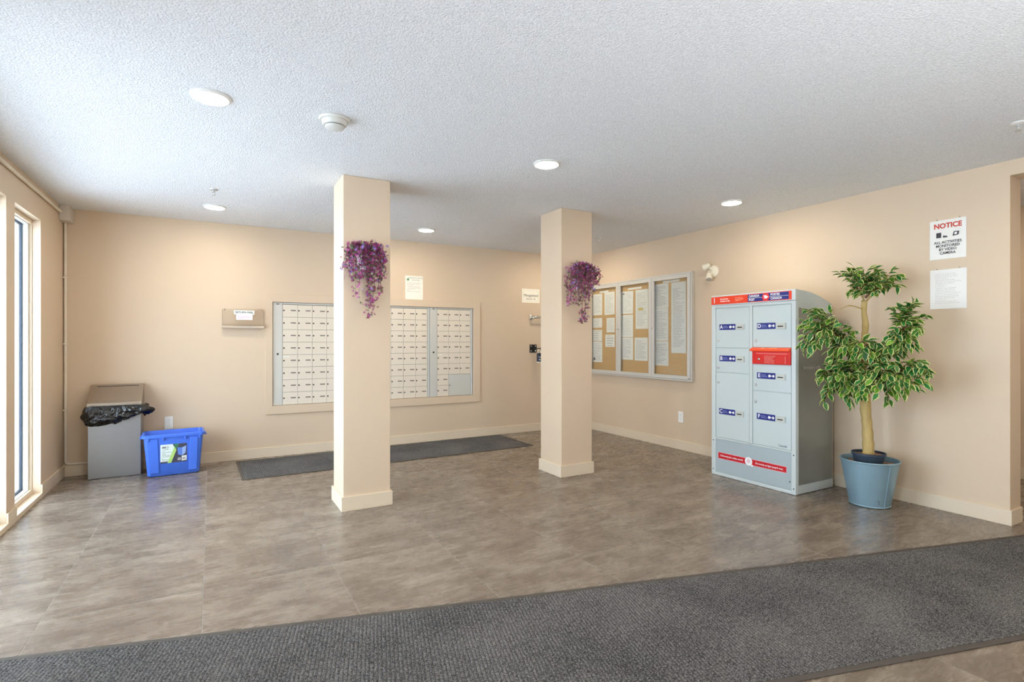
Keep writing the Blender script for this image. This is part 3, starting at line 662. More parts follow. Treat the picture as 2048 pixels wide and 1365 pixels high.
for k in range(3):
    a = PI / 2 + k * 2 * PI / 3; pts = []
    for s in range(5): pts.append((.27 + .045 * math.cos(a + s * .38), .84 + .055 * math.sin(a + s * .38)))
    for s in range(4, -1, -1): pts.append((.27 + .027 * math.cos(a + s * .38), .84 + .034 * math.sin(a + s * .38)))
    lpoly(pts, .0026, 'recycling_arrow', ink_k, lb)
for k, (a, b) in enumerate([(.06, .09), (.10, .13), (.14, .17), (.175, .20)]): lpoly([(a, .80), (b, .80), (b, .89), (a, .89)], .0025, 'printed_mark', ink_k if k % 2 else ink_g, lb)

# ------------------------------------------------------------------ notice board on the right wall
XF = 4.592; bY0, bY1, bZ0, bZ1 = 4.116, 5.935, .783, 2.0
t = thing('notice_board', (RW, (bY0 + bY1) / 2, bZ0), 'long aluminium framed notice board with three glazed doors on the right wall', 'notice board')
cork = mat('cork', (205, 164, 112), .9, var=.08, vscale=20, bump=.3, bscale=300)
m = MB(); m.box(4.626, RW - .001, bY0 + .01, bY1 - .01, bZ0 + .01, bZ1 - .01); part('cork_panel', m, cork, t)
m = MB(); e = .016
for (y0, y1, z0, z1) in [(bY0, bY1, bZ0, bZ0 + e), (bY0, bY1, bZ1 - e, bZ1), (bY0, bY0 + e, bZ0 + e, bZ1 - e), (bY1 - e, bY1, bZ0 + e, bZ1 - e)]: m.box(XF, RW - .001, y0, y1, z0, z1)
frame_m = mat('satin_aluminium', (214, 214, 210), .38, .35, var=.03)
part('outer_frame', m, frame_m, t, bevel=.0015)
bg_ = glass('board_glass', (0.97, 0.985, 0.98), 0.06)
inner = (bY1 - e) - (bY0 + e); dwid = inner / 3
for k in range(3):
    y0 = bY0 + e + k * dwid + .002; y1 = y0 + dwid - .004; z0, z1 = bZ0 + e + .002, bZ1 - e - .002; s = .042
    m = MB()
    for (a0, a1, c0, c1) in [(y0, y1, z0, z0 + s), (y0, y1, z1 - s, z1), (y0, y0 + s, z0 + s, z1 - s), (y1 - s, y1, z0 + s, z1 - s)]: m.box(XF - .004, XF + .016, a0, a1, c0, c1)
    dr = part('door', m, frame_m, t, bevel=.0015)
    m = MB(); m.box(XF + .004, XF + .008, y0 + s - .004, y1 - s + .004, z0 + s - .004, z1 - s + .004); part('pane', m, bg_, dr)
    ly = {0: y1 - .012, 1: y1 - .012, 2: y0 + .012}[k]
    m = MB(); m.lathe([(.008, 0), (.008, .004), (.005, .006)], (XF - .004, ly, 1.385), 12, Matrix.Rotation(-PI / 2, 3, 'Y')); part('lock', m, chrome, dr, smooth='auto')
    m = MB()
    if k == 0: m.box(XF - .0045, XF - .0035, y0 + .004, y0 + .03, z0 + .01, z0 + .017); part('maker_mark', m, ink_k, dr)
PX = 4.6255
B = 'sheets pinned inside the notice board'
SH = [  # y0, y1, z0, z1, rows, label, tilt, opts
    (5.688, 5.885, 1.586, 1.876, 20, 'printed sheet at the top left of the left door panel', 0.0, {}),
    (5.432, 5.640, 1.583, 1.885, 26, 'printed sheet at the top right of the left door panel', -.015, {}),
    (5.690, 5.885, 1.415, 1.547, 5, 'small landscape card under the top left sheet of the left panel', .0, {}),
    (5.432, 5.596, 1.347, 1.54, 9, 'plain portrait sheet mid right of the left door panel', .0, {'strength': .25}),
    (5.690, 5.885, 1.232, 1.385, 5, 'landscape card, third down at the left of the left panel', .0, {}),
    (5.430, 5.621, 1.154, 1.318, 5, 'lowest card at the right of the left door panel, with large print', .0, {'dens': .4, 'u0': .15}),
    (5.688, 5.885, .943, 1.224, 18, 'bottom sheet with a round seal in the left door panel', .0, {}),
    (5.080, 5.302, 1.579, 1.866, 24, 'sheet at the top left of the middle panel, letterhead in its corner', .022, {'strength': .3}),
    (5.082, 5.303, 1.282, 1.565, 30, 'second sheet down at the left of the middle panel', .0, {'strength': .35}),
    (5.081, 5.292, .994, 1.276, 26, 'bottom left sheet of the middle panel with a centred heading', .0, {'strength': .45}),
    (4.821, 5.052, .989, 1.274, 26, 'bottom right sheet of the middle panel', .0, {'strength': .5}),
    (4.812, 5.035, 1.382, 1.868, 40, 'tall sheet with a yellow sticker at the right of the middle panel', .0, {'strength': .4}),
    (4.484, 4.703, 1.619, 1.907, 24, 'top left sheet of the right panel, dense print', .0, {'strength': .6}),
    (4.488, 4.703, 1.234, 1.616, 30, 'middle left sheet of the right panel, overlapping the one above', .0, {'strength': .5}),
    (4.486, 4.703, .942, 1.228, 22, 'bottom left sheet of the right panel', .0, {'strength': .6}),
    (4.223, 4.441, 1.094, 1.903, 62, 'very tall double sheet at the right of the right panel', .0, {'strength': .5}),
]
for k, (y0, y1, z0, z1, rows, lb_, tl, op) in enumerate(SH):
    o = sheet('notice_sheet', 'x', y0, y1, z0, z1, PX, pr('notice_print_%d' % k, rows, seed=k * 7.0 + 1, ink=(96, 98, 108), paper=(243, 240, 232) if k < 12 else (232, 230, 226), **op), lb_, 'paper', B, tilt=tl)
    if k in (7, 11):
        q = MB(); cy, cz = ((5.262, 1.835) if k == 7 else (4.945, 1.626)); hw_, hh = ((.022, .006) if k == 7 else (.042, .014))
        q.box(PX - .0022, PX - .0013, cy - hw_, cy + hw_, cz - hh, cz + hh); part('sticker', q, ink_k if k == 7 else mat('yellow_sticker', (214, 190, 96), .6), o)
    if k == 6:
        q = MB(); q.lathe([(.022, 0), (.022, .0008)], (PX - .0013, 5.855, .985), 20, Matrix.Rotation(-PI / 2, 3, 'Y')); part('seal', q, ink_g, o)
for (y0, y1, z0, z1, lb_) in [(5.558, 5.741, 1.886, 1.910, 'narrow white title strip at the top of the left door panel'), (4.929, 5.177, 1.880, 1.905, 'narrow white title strip at the top of the middle panel'), (4.321, 4.573, 1.911, 1.936, 'narrow white title strip at the top of the right panel')]:
    sheet('title_strip', 'x', y0, y1, z0, z1, PX, pr('strip_print_%d' % int(y0 * 10), 1, v0=0, v1=1, u0=.15, u1=.85, strength=.3), lb_, 'paper', 'title strips inside the notice board')

# ------------------------------------------------------------------ emergency light heads
c = (RW, 3.86, 1.968); t = thing('emergency_light', c, 'white twin head emergency light on the right wall above the parcel locker', 'emergency light')
cream = mat('cream_plastic', (236, 230, 212), .4); RX = Matrix.Rotation(-PI / 2, 3, 'Y')
m = MB(); m.lathe([(.066, .0005), (.066, .012), (.055, .022), (.03, .026)], c, 32, RX); part('base', m, cream, t, smooth='auto')
def head(p, d, lb_=None):
    d = Vector(d).normalized(); M = d.to_track_quat('Z', 'Y').to_matrix()
    m = MB(); m.lathe([(.012, -.045), (.024, -.04), (.027, -.01), (.033, .0), (.036, .03), (.034, .034)], p, 24, M); h = part('lamp_head', m, cream, t, smooth='auto')
    m = MB(); m.lathe([(.030, .0345), (.024, .036), (.001, .037)], p, 24, M); part('lens', m, mat('lamp_lens', (190, 188, 184), .15, .3), h, smooth='auto')
h1 = (4.575, 3.90, 2.022); h2 = (4.56, 3.855, 1.905)
head(h1, (-.35, .8, -.35)); head(h2, (-.35, -.35, -.8))
m = MB(); m.tube([(RW - .02, 3.86, 1.985), (4.59, 3.875, 2.01)], .012, 10); m.tube([(RW - .02, 3.86, 1.955), (4.575, 3.858, 1.93)], .012, 10); part('swivel', m, cream, t, smooth='auto')

# ------------------------------------------------------------------ parcel locker
lk = mat('locker_grey', (203, 214, 214), .38, .15, var=.02); lk2 = mat('locker_frame', (210, 219, 219), .35, .2, var=.02); side_m = mat('locker_side_film_shaded', (140, 142, 136), .22, .25, var=.12, vscale=2.5, stretch=(1, 1, .5))  # side film coloured darker to hold the shade on that face
LX0, LX1, LY0, LY1, LH = 4.05, 4.57, 2.575, 3.392, 1.648
t = thing('parcel_locker', ((LX0 + LX1) / 2, (LY0 + LY1) / 2, 0), 'tall pale grey parcel locker with lettered doors and a red header, against the right wall', 'parcel locker')
prof = [(LX0 + .012, .004), (LX1, .004), (LX1, 1.50), (LX1 - .008, 1.527)] + [(LX1 - .02 - .42 * k / 6, 1.545 + .097 * math.sin(k / 6 * PI / 2)) for k in range(7)] + [(LX0 + .012, LH)]
m = MB(); m.prism(prof, 'y', LY0 + .004, LY1 - .004); part('body', m, lk, t, bevel=.003)
m = MB()   # front frame
for (y0, y1, z0, z1) in [(LY0, 2.612, .002, 1.556), (3.350, LY1, .002, 1.556), (2.966, 2.996, .34, 1.556), (2.612, 3.350, .002, .03), (2.612, 3.350, .336, .349), (2.612, 2.966, 1.532, 1.556), (2.996, 3.350, 1.532, 1.556)]:
    m.box(LX0, LX0 + .014, y0, y1, z0, z1)
part('front_frame', m, lk2, t, bevel=.002)
m = MB(); m.box(LX0 - .004, LX0 + .03, LY0 - .001, LY1 + .001, 1.557, LH); part('header_frame', m, lk2, t, bevel=.004)
orange = mat('orange_red_print', (226, 62, 24), .4, var=.02)
hd = MB(); hd.box(LX0 - .0055, LX0 - .0035, 2.606, LY1 - .002, 1.566, 1.636); H = part('header_sign', hd, orange, t)
navy = mat('navy_print', (26, 40, 124), .4, var=.02)
def flat(name, y0, y1, z0, z1, mm, par, x=LX0 - .0062, th=.0006):
    q = MB(); q.box(x - th, x, y0, y1, z0, z1); return part(name, q, mm, par)
txt = lambda s, size, y, z, mm, par, x=LX0 - .0072, **k: text(s, size, (x, y, z), '-x', mm, par, **k)
txt('1', .068, 3.355, 1.601, ink_w, H, bold=.0004)
txt('Parcel locker\nArmoire à colis', .019, 3.29, 1.602, ink_w, H, align='LEFT', sx=.85, bold=.0004)
txt('www.canadapost.ca\nwww.postescanada.ca\n1 800 267-1177', .0125, 3.135, 1.602, mat('peach_print', (250, 196, 160), .5, var=0), H, align='LEFT', sx=.8)
flat('navy_panel', 2.63, 3.005, 1.571, 1.631, navy, H)
txt('CANADA', .026, 2.995, 1.617, ink_w, H, x=LX0 - .0075, align='LEFT', sx=.92, bold=.0008)
txt('POST', .026, 2.995, 1.585, ink_w, H, x=LX0 - .0075, align='LEFT', sx=.92, bold=.0008)
txt('POSTES', .026, 2.79, 1.617, ink_w, H, x=LX0 - .0075, align='LEFT', sx=.95, bold=.0008)
txt('CANADA', .026, 2.79, 1.585, ink_w, H, x=LX0 - .0075, align='LEFT', sx=.92, bold=.0008)
flat('rule', 2.632, 2.80, 1.5995, 1.602, ink_w, H, x=LX0 - .0068); flat('rule', 2.865, 3.003, 1.5995, 1.602, ink_w, H, x=LX0 - .0068)
q = MB(); q.lathe([(.033, 0), (.033, .0008)], (LX0 - .007, 2.834, 1.601), 32, RX); part('logo_disc', q, mat('logo_red', (222, 40, 40), .4), H)
q = MB(); zc = 1.601; yc = 2.834
q.prism([(yc + .026, zc + .016), (yc - .006, zc + .014), (yc - .026, zc), (yc - .006, zc - .014), (yc + .018, zc - .010), (yc + .006, zc - .003), (yc + .022, zc + .003), (yc + .008, zc + .007)], 'x', LX0 - .0088, LX0 - .0079); part('logo_wing', q, ink_w, H)
# doors
DR = [('A', 3.346, 3.000, 1.172, 1.530), ('B', 3.346, 3.000, .948, 1.167), ('C', 3.346, 3.000, .352, .943), ('D', 2.962, 2.616, 1.180, 1.530), ('E', 2.962, 2.616, .812, 1.030), ('F', 2.962, 2.616, .352, .807)]
LB = {'A': (3.306, 1.358), 'B': (3.306, 1.074), 'C': (3.310, .592), 'D': (2.921, 1.358), 'E': (2.922, .940), 'F': (2.924, .594)}
KY = {'A': (3.319, 1.237), 'B': (3.321, .990), 'C': (3.321, .856), 'D': (2.932, 1.237), 'E': (2.934, .859), 'F': (2.936, .715)}
lav = mat('lilac_print', (176, 186, 232), .5, var=0)
for (n, ya, yb_, z0, z1) in DR:
    m = MB(); m.box(LX0 + .003, LX0 + .016, yb_, ya, z0, z1); d = part('door', m, lk, t, bevel=.0025)
    X1 = LX0 + .0025; ly, lz = LB[n]
    s = flat('door_label', ly - .170, ly, lz - .026, lz + .026, navy, d, x=X1)
    txt(n, .046, ly - .021, lz, ink_w, s, x=X1 - .0012, bold=.0012)
    txt('Key Return\nRetour de clé', .0135, ly - .042, lz, lav, s, x=X1 - .0012, align='LEFT', sx=.68)
    q = MB(); q.lathe([(.012, 0), (.012, .0006)], (X1 - .0008, ly - .117, lz), 16, RX); q.box(X1 - .0016, X1 - .0008, ly - .145, ly - .115, lz - .003, lz + .003)
    q.prism([(ly - .140, lz), (ly - .152, lz + .013), (ly - .165, lz), (ly - .152, lz - .013)], 'x', X1 - .0016, X1 - .0008); part('key_symbol', q, ink_w, s)
    q = MB(); q.box(X1 - .006, X1 + .001, ly - .262, ly - .183, lz - .028, lz + .022); k_ = part('key_slot_plate', q, mat('slot_plate', (208, 212, 204), .3, .2), d, bevel=.0015)
    q = MB(); q.box(X1 - .0068, X1 - .006, ly - .240, ly - .192, lz - .010, lz - .001); part('slot', q, dark, k_)
    q = MB(); q.box(X1 - .009, X1 - .006, ly - .262, ly - .256, lz - .028, lz + .022); part('slot_edge', q, alu, k_)
    ky, kz = KY[n]; q = MB(); q.lathe([(.013, 0), (.013, .004), (.010, .008), (.004, .008)], (X1 + .001, ky, kz), 18, RX); part('lock', q, alu, d, smooth='auto')
    if n == 'F': txt('Canadä', .026, 2.687, .376, mat('wordmark_ink', (56, 62, 92), .5, var=0), d, x=X1 - .0006, sx=.95)
# red outgoing mail slot
m = MB(); m.box(LX0 - .004, LX0 + .014, 2.616, 2.964, 1.037, 1.150); rb = part('mail_slot', m, red, t, bevel=.002, label='red outgoing mail slot')
m = MB(); m.hexa([(LX0 - .032, 2.614, 1.148), (LX0 + .004, 2.614, 1.143), (LX0 + .004, 2.972, 1.143), (LX0 - .032, 2.972, 1.148)], [(LX0 - .028, 2.614, 1.160), (LX0 + .004, 2.614, 1.177), (LX0 + .004, 2.972, 1.177), (LX0 - .028, 2.972, 1.160)]); part('hood', m, mat('orange_enamel', (232, 78, 34), .4), rb, bevel=.001)
ht = text('Mail  •  Courrier', .020, (LX0 - .0125, 2.80, 1.1706), (math.radians(28), 0, -PI / 2), mat('peach_ink', (255, 190, 130), .5, var=0), rb, sx=1.1, bold=.0005)
m = MB(); m.box(LX0 - .0055, LX0 - .004, 2.645, 2.925, 1.123, 1.130); part('slot_lip', m, mat('pink_edge', (232, 120, 120), .4), rb)
m = MB(); m.box(LX0 - .009, LX0 - .004, 2.640, 2.956, 1.041, 1.112); fp = part('slot_door', m, red, rb, bevel=.002)
pk = mat('pink_print', (250, 170, 160), .5, var=0)
txt('For stamped and metered mail only.\nPlease do not deposit cash here.\nCollection each weekday.', .0115, 2.845, 1.096, pk, fp, x=LX0 - .0098, align='LEFT', sx=.62)
txt('Courrier affranchi seulement.\nNe pas déposer d\'argent ici.\nLevée chaque jour ouvrable.', .0115, 2.845, 1.062, pk, fp, x=LX0 - .0098, align='LEFT', sx=.7)
m = MB(); m.lathe([(.010, 0), (.010, .003), (.007, .005)], (LX0 - .009, 2.896, 1.079), 16, RX); part('lock', m, chrome, fp, smooth='auto')
m = MB(); m.box(LX0 - .0105, LX0 - .009, 2.655, 2.661, 1.045, 1.108); part('hinge_edge', m, mat('pink_edge', (232, 120, 120), .4), fp)
# bottom panel with banner
m = MB(); m.box(LX0 + .004, LX0 + .014, 2.612, 3.350, .031, .335); bp = part('bottom_panel', m, mat('locker_lower', (182, 198, 202), .3, .25, var=.03), t, bevel=.0015)
X1 = LX0 + .0035; br = mat('banner_red', (196, 22, 34), .4)
m = MB(); m.prism([(3.318, .212), (3.318, .160), (2.657, .165), (2.657, .210)], 'x', X1 - .0008, X1); bn = part('banner', m, br, bp)
m = MB(); m.prism([(3.322, .216), (3.322, .156), (2.653, .161), (2.653, .214)], 'x', X1 - .0003, X1 + .0003); part('banner_edge', m, mat('banner_pink', (238, 170, 176), .5), bn)
txt('Delivering the online world', .021, 3.178, .187, ink_w, bn, x=X1 - .0014, sx=1.0, bold=.0003)
txt('Du monde en ligne jusqu\'à vous', .021, 2.812, .187, ink_w, bn, x=X1 - .0014, sx=.93, bold=.0003)
q = MB(); q.lathe([(.036, 0), (.036, .001)], (X1 - .0009, 3.004, .189), 28, RX); q.box(X1 - .0019, X1 - .0009, 2.962, 2.978, .150, .166); part('banner_disc', q, ink_w, bn)
q = MB(); q.lathe([(.018, 0), (.018, .0004)], (X1 - .0019, 3.004, .191), 20, RX); part('banner_disc_mark', q, mat('pale_rose', (230, 196, 204), .5), bn)
m = MB()
for (y, z) in [(2.592, .318), (2.592, .05), (3.372, .318), (3.372, .05), (2.625, .10)]: m.lathe([(.005, 0), (.005, .002)], (LX0, y, z), 10, RX)
part('screws', m, dark, t)
# side panel facing the plant
m = MB(); m.prism([(LX0 + .04, .075), (LX1 - .012, .075), (LX1 - .012, 1.46), (LX0 + .04, 1.50)], 'y', LY0 + .0015, LY0 + .004); sp_ = part('side_panel', m, side_m, t)
text('Armoire à colis', .05, (4.27, LY0 + .0005, 1.015), '-y', mat('pale_print', (200, 200, 192), .5, var=0), sp_, sx=.75)
m = MB(); m.box(LX0 + .014, LX0 + .036, LY0 - .002, LY0 + .004, .004, 1.556); m.box(LX0 + .036, LX1 - .001, LY0 + .0005, LY0 + .004, .004, .07); part('corner_post', m, lk2, t, bevel=.0015)

# ------------------------------------------------------------------ notices at the far right of the right wall
o = sheet('camera_notice', 'x', 1.690, 1.909, 1.828, 2.112, RW - .002, mat('laminate_white', (240, 240, 236), .35, var=.01), 'white camera notice with a red heading, upper of two sheets right of the plant', 'sign', th=.002)
XX = RW - .0055
text('NOTICE', .050, (XX, 1.799, 2.068), '-x', mat('red_ink', (196, 62, 44), .6, var=0), o, bold=.0016, sx=.92)
text('ALL ACTIVITIES\nMONITORED\nBY VIDEO\nCAMERA', .0265, (XX, 1.799, 1.910), '-x', ink_k, o, bold=.0004, sx=.92, line=.98)
q = MB(); q.box(XX - .0004, XX, 1.838, 1.868, 1.985, 2.022); part('pictogram', q, ink_k, o)
q = MB(); q.prism([(1.828, 1.984), (1.800, 1.984), (1.800, 1.992), (1.826, 2.0)], 'x', XX - .0004, XX); part('pictogram', q, ink_k, o)
q = MB(); q.prism([(1.770, 1.988), (1.735, 1.992), (1.730, 2.018), (1.762, 2.020)], 'x', XX - .0004, XX); r_ = part('pictogram', q, ink_k, o)
q = MB(); q.prism([(1.760, 1.996), (1.743, 1.998), (1.742, 2.012), (1.757, 2.013)], 'x', XX - .0009, XX - .0005); part('pictogram', q, ink_w, o)
o2 = sheet('rules_notice', 'x', 1.688, 1.907, 1.466, 1.752, RW - .002, pr('rules_print', 24, seed=11.0, strength=.28, paper=(240, 240, 238), u0=.14, u1=.86, v0=.12, v1=.9), 'plain printed white sheet hung below the camera notice', 'sign', th=.002)
for (o_, zt) in ((o, 2.112), (o2, 1.752)):
    for y in (1.865, 1.730):
        q = MB(); q.lathe([(.004, 0), (.004, .004)], (RW - .001, y, zt + .006), 8, RX); part('pin', q, mat('pin_grey', (150, 140, 128), .4, .5), o_)
q = None

# ------------------------------------------------------------------ potted ficus
PC = Vector((4.33, 2.17, 0)); n_ = 48
t = thing('plant_pot', PC, 'blue grey galvanised tapered pot holding the plant, right of the parcel locker', 'pot')
galv = mat('galvanised_blue', (142, 174, 190), .38, .45, var=.10, vscale=9, bump=.03, bscale=40)
m = MB(); m.lathe([(.126, .002), (.134, .004), (.136, .010), (.133, .014), (.189, .332), (.195, .334), (.197, .339), (.194, .344), (.187, .344), (.184, .338), (.180, .30), (.05, .298)], (PC.x, PC.y, 0), n_); part('outer_pot', m, galv, t, smooth='auto')
va = math.radians(-112)
def rim(a, z, r): return (PC.x + r * math.cos(a), PC.y + r * math.sin(a), z)
m = MB(); m.tube([rim(va, .012, .1335), rim(va, .17, .1617), rim(va, .33, .1893)], .0028, 6); part('seam', m, galv, t)
m = MB()
for (da, z) in [(-.32, .055), (-.36, .062), (-.31, .042)]: m.lathe([(.003, 0), (.003, .002)], rim(va + da, z, .142), 8, Matrix.Rotation(PI / 2, 3, 'X'))
part('drain_holes', m, dark, t)
pot = thing('nursery_pot', (PC.x + .0, PC.y + .01, .30), 'small dark plastic pot set inside the galvanised pot', 'pot')
nc = (PC.x - .005, PC.y + .005, 0)
m = MB(); m.lathe([(.085, .300), (.106, .375), (.112, .376), (.113, .392), (.107, .393), (.104, .37), (.100, .368), (.02, .366)], nc, 40); part('inner_pot', m, mat('slate_plastic', (48, 62, 78), .5), pot, smooth='auto')
peb = mat('pebble', (176, 132, 98), .7, var=.3, vscale=30)
def pebbles(cx, cy, z, r0, r1, nn, seed):
    m = MB(); r = random.Random(seed)
    for _ in range(nn):
        a = r.uniform(0, 2 * PI); q = math.sqrt(r.uniform(r0 * r0, r1 * r1)); s = r.uniform(.006, .013)
        c0 = Vector((cx + q * math.cos(a), cy + q * math.sin(a), z + s * .3)); M = Matrix.Rotation(r.uniform(0, 6), 3, 'Z') @ Matrix.Diagonal((s * 1.3, s, s * .7))
        m.lathe([(.35, -.8), (.95, -.25), (.95, .3), (.4, .85)], c0, 6, M)
    return m
part('soil', pebbles(PC.x, PC.y, .300, .118, .172, 130, 2), peb, t, smooth=True, kind='stuff', label='brown pebbles filling the pot')
part('soil', pebbles(nc[0], nc[1], .368, .02, .095, 90, 4), peb, pot, smooth=True, kind='stuff')

tree = thing('potted_tree', (PC.x, PC.y, .368), 'artificial tree with pale trunk and cream-edged green leaves in the blue grey pot', 'plant')
def tp(u, v, D=4.02): return at(u, v, D)
bark = mat('pale_bark', (192, 166, 106), .65, var=.38, vscale=26, stretch=(1, 1, .3), bump=1.0, bscale=60)
base = Vector((nc[0] + .0, nc[1], .366))
m = MB(); r_ = random.Random(9)
trunk = [base, tp(1736, 880), tp(1734, 850), tp(1731, 820), tp(1731, 790), tp(1727, 760), tp(1724, 735), tp(1726, 705), tp(1729, 675), tp(1731, 650), tp(1728, 625), tp(1729, 602)]
rad = [.040, .038, .034, .036, .033, .034, .028, .024, .020, .022, .018, .020]
def dense(pts, rr, k=4):
    P_, R_ = [], []
    for i in range(len(pts) - 1):
        p0 = pts[max(i - 1, 0)]; p1 = pts[i]; p2 = pts[i + 1]; p3 = pts[min(i + 2, len(pts) - 1)]
        for s in range(k):
            f = s / k; P_.append(.5 * ((2 * p1) + (p2 - p0) * f + (2 * p0 - 5 * p1 + 4 * p2 - p3) * f * f + (3 * p1 - p0 - 3 * p2 + p3) * f ** 3)); R_.append((rr[i] * (1 - f) + rr[i + 1] * f) * (1 + r_.uniform(-.075, .075)))
    P_.append(pts[-1]); R_.append(rr[-1]); return P_, R_
P_, R_ = dense([Vector(p) for p in trunk], rad); m.tube(P_, R_, 12)
BR = [([(1726, 745, 4.02), (1712, 715, 4.0), (1700, 690, 3.97), (1672, 668, 3.95)], .017), ([(1727, 740, 4.02), (1748, 705, 3.98), (1775, 678, 3.9), (1806, 664, 3.83)], .013), ([(1727, 770, 4.02), (1742, 750, 3.92), (1765, 742, 3.84)], .011),
      ([(1728, 765, 4.02), (1715, 760, 3.95), (1690, 765, 3.92), (1665, 768, 3.97)], .010), ([(1730, 608, 4.02), (1745, 590, 4.0), (1775, 572, 3.95)], .009), ([(1729, 608, 4.02), (1722, 590, 4.03), (1700, 575, 4.0)], .009), ([(1729, 700, 4.02), (1735, 690, 3.92), (1728, 690, 3.84)], .010), ([(1728, 620, 4.02), (1700, 612, 4.0), (1680, 620, 3.97)], .005)]
for pts, r0 in BR:
    pp, rr = dense([tp(*q) for q in pts], [r0 * (1 - .6 * i / (len(pts) - 1)) for i in range(len(pts))]); m.tube(pp, rr, 8)
part('trunk', m, bark, tree, smooth=True)
# leaves
def leaf_mesh(bend, fold):
    rows = [(0, 0), (.16, .17), (.42, .27), (.70, .20), (.88, .08), (1, 0)]
    V = []; UV = []; Fc = []; idx = []
    for (x, h) in rows:
        z = -bend * x * x
        if h == 0: V.append((x, 0, z)); UV.append((x, .5)); idx.append((len(V) - 1,) * 3)
        else:
            i = len(V); V += [(x, -h, z + fold * h), (x, 0, z), (x, h, z + fold * h)]; UV += [(x, 0), (x, .5), (x, 1)]; idx.append((i, i + 1, i + 2))
    for a, b in zip(idx[:-1], idx[1:]):
        for s in (0, 1):
            q = [a[s], b[s], b[s + 1], a[s + 1]]; q2 = []
            for z in q:
                if z not in q2: q2.append(z)
            if len(q2) > 2: Fc.append(tuple(q2))
    return V, Fc, UV
def leaf_mat():
    m = bpy.data.materials.new('variegated_leaf'); m.use_nodes = True; nt = m.node_tree; N = nt.nodes; L = nt.links; b = N['Principled BSDF']
    tc = N.new('ShaderNodeTexCoord'); sp = N.new('ShaderNodeSeparateXYZ'); L.new(tc.outputs['UV'], sp.inputs[0])
    def M(op, a, c=None, d=None):
        n = N.new('ShaderNodeMath'); n.operation = op
        for i, x in enumerate((a, c, d)):
            if x is None: continue
            if isinstance(x, (int, float)): n.inputs[i].default_value = x
            else: L.new(x, n.inputs[i])
        return n.outputs[0]
    e = M('ABSOLUTE', M('MULTIPLY_ADD', sp.outputs['Y'], 2.0, -1.0))
    tipf = M('MULTIPLY', M('POWER', sp.outputs['X'], 5.0), .45); e = M('ADD', e, tipf)
    nz = N.new('ShaderNodeTexNoise'); nz.inputs['Scale'].default_value = 60; L.new(tc.outputs['Object'], nz.inputs['Vector'])
    geo = N.new('ShaderNodeNewGeometry'); oi = N.new('ShaderNodeObjectInfo')
    isl = M('FRACT', M('ADD', geo.outputs['Random Per Island'], oi.outputs['Random']))
    e = M('ADD', e, M('MULTIPLY_ADD', nz.outputs['Fac'], .5, -.25))
    st = N.new('ShaderNodeMapRange'); st.inputs[1].default_value = .69; st.inputs[2].default_value = .81; L.new(e, st.inputs[0])
    cr = N.new('ShaderNodeValToRGB'); L.new(isl, cr.inputs[0]); el = cr.color_ramp.elements
    el[0].color = lin((22, 92, 40)) + (1,); el[1].color = lin((112, 172, 44)) + (1,); k = el.new(.35); k.color = lin((44, 128, 58)) + (1,); k = el.new(.7); k.color = lin((66, 112, 36)) + (1,)
    mx = N.new('ShaderNodeMix'); mx.data_type = 'RGBA'; L.new(st.outputs[0], mx.inputs[0]); L.new(cr.outputs[0], mx.inputs[6]); mx.inputs[7].default_value = lin((226, 224, 148)) + (1,)
    L.new(mx.outputs[2], b.inputs['Base Color']); b.inputs['Roughness'].default_value = .42
    b.inputs['Subsurface Weight'].default_value = 0.0
    # thin leaf lets a little light through
    tl = N.new('ShaderNodeBsdfTranslucent'); L.new(mx.outputs[2], tl.inputs[0]); ms = N.new('ShaderNodeMixShader'); ms.inputs[0].default_value = .25
    out = N['Material Output']; L.new(b.outputs[0], ms.inputs[1]); L.new(tl.outputs[0], ms.inputs[2]); L.new(ms.outputs[0], out.inputs[0])
    return m
leafm = leaf_mat()
LM = [leaf_mesh(.18, .5), leaf_mesh(.05, .35), leaf_mesh(.30, .6)]
LME = []
for (V, Fc, UV) in LM:
    me = bpy.data.meshes.new('leaf'); me.from_pydata(V, [], Fc); ul = me.uv_layers.new(name='UVMap')
    for lp in me.loops: ul.data[lp.index].uv = UV[lp.vertex_index]
    me.materials.append(leafm)
    for p in me.polygons: p.use_smooth = True
    LME.append(me)
CL = [ # u, v, depth, r_lateral, r_up, r_depth, twigs, attach
    (1712, 560, 4.0, .15, .11, .14, 17, (1722, 590, 4.02)), (1775, 556, 3.95, .15, .10, .12, 17, (1745, 588, 4.0)), (1742, 575, 3.95, .15, .10, .14, 12, (1732, 598, 4.0)),
    (1632, 640, 3.93, .12, .12, .09, 20, (1672, 668, 3.95)), (1628, 680, 3.90, .10, .13, .08, 16, (1672, 668, 3.95)), (1672, 665, 3.86, .13, .14, .12, 16, (1695, 685, 3.97)),
    (1690, 705, 3.90, .12, .10, .09, 12, (1700, 690, 3.97)), (1722, 705, 3.84, .14, .13, .10, 18, (1728, 690, 3.86)),
    (1822, 628, 3.78, .12, .11, .09, 16, (1806, 664, 3.83)), (1812, 675, 3.74, .14, .14, .10, 20, (1806, 664, 3.83)), (1775, 705, 3.80, .12, .10, .10, 12, (1775, 690, 3.88)),
    (1695, 755, 3.82, .17, .15, .14, 22, (1700, 762, 3.93)), (1752, 775, 3.74, .19, .15, .14, 25, (1762, 742, 3.84)), (1812, 760, 3.70, .16, .15, .11, 20, (1770, 742, 3.84)),
    (1652, 768, 3.93, .07, .17, .05, 13, (1668, 768, 3.97)), (1705, 790, 3.86, .10, .09, .10, 9, (1700, 766, 3.93)), (1850, 735, 3.62, .05, .07, .05, 6, (1800, 742, 3.78)),
]
rl = random.Random(21); tw = MB(); leaves = []
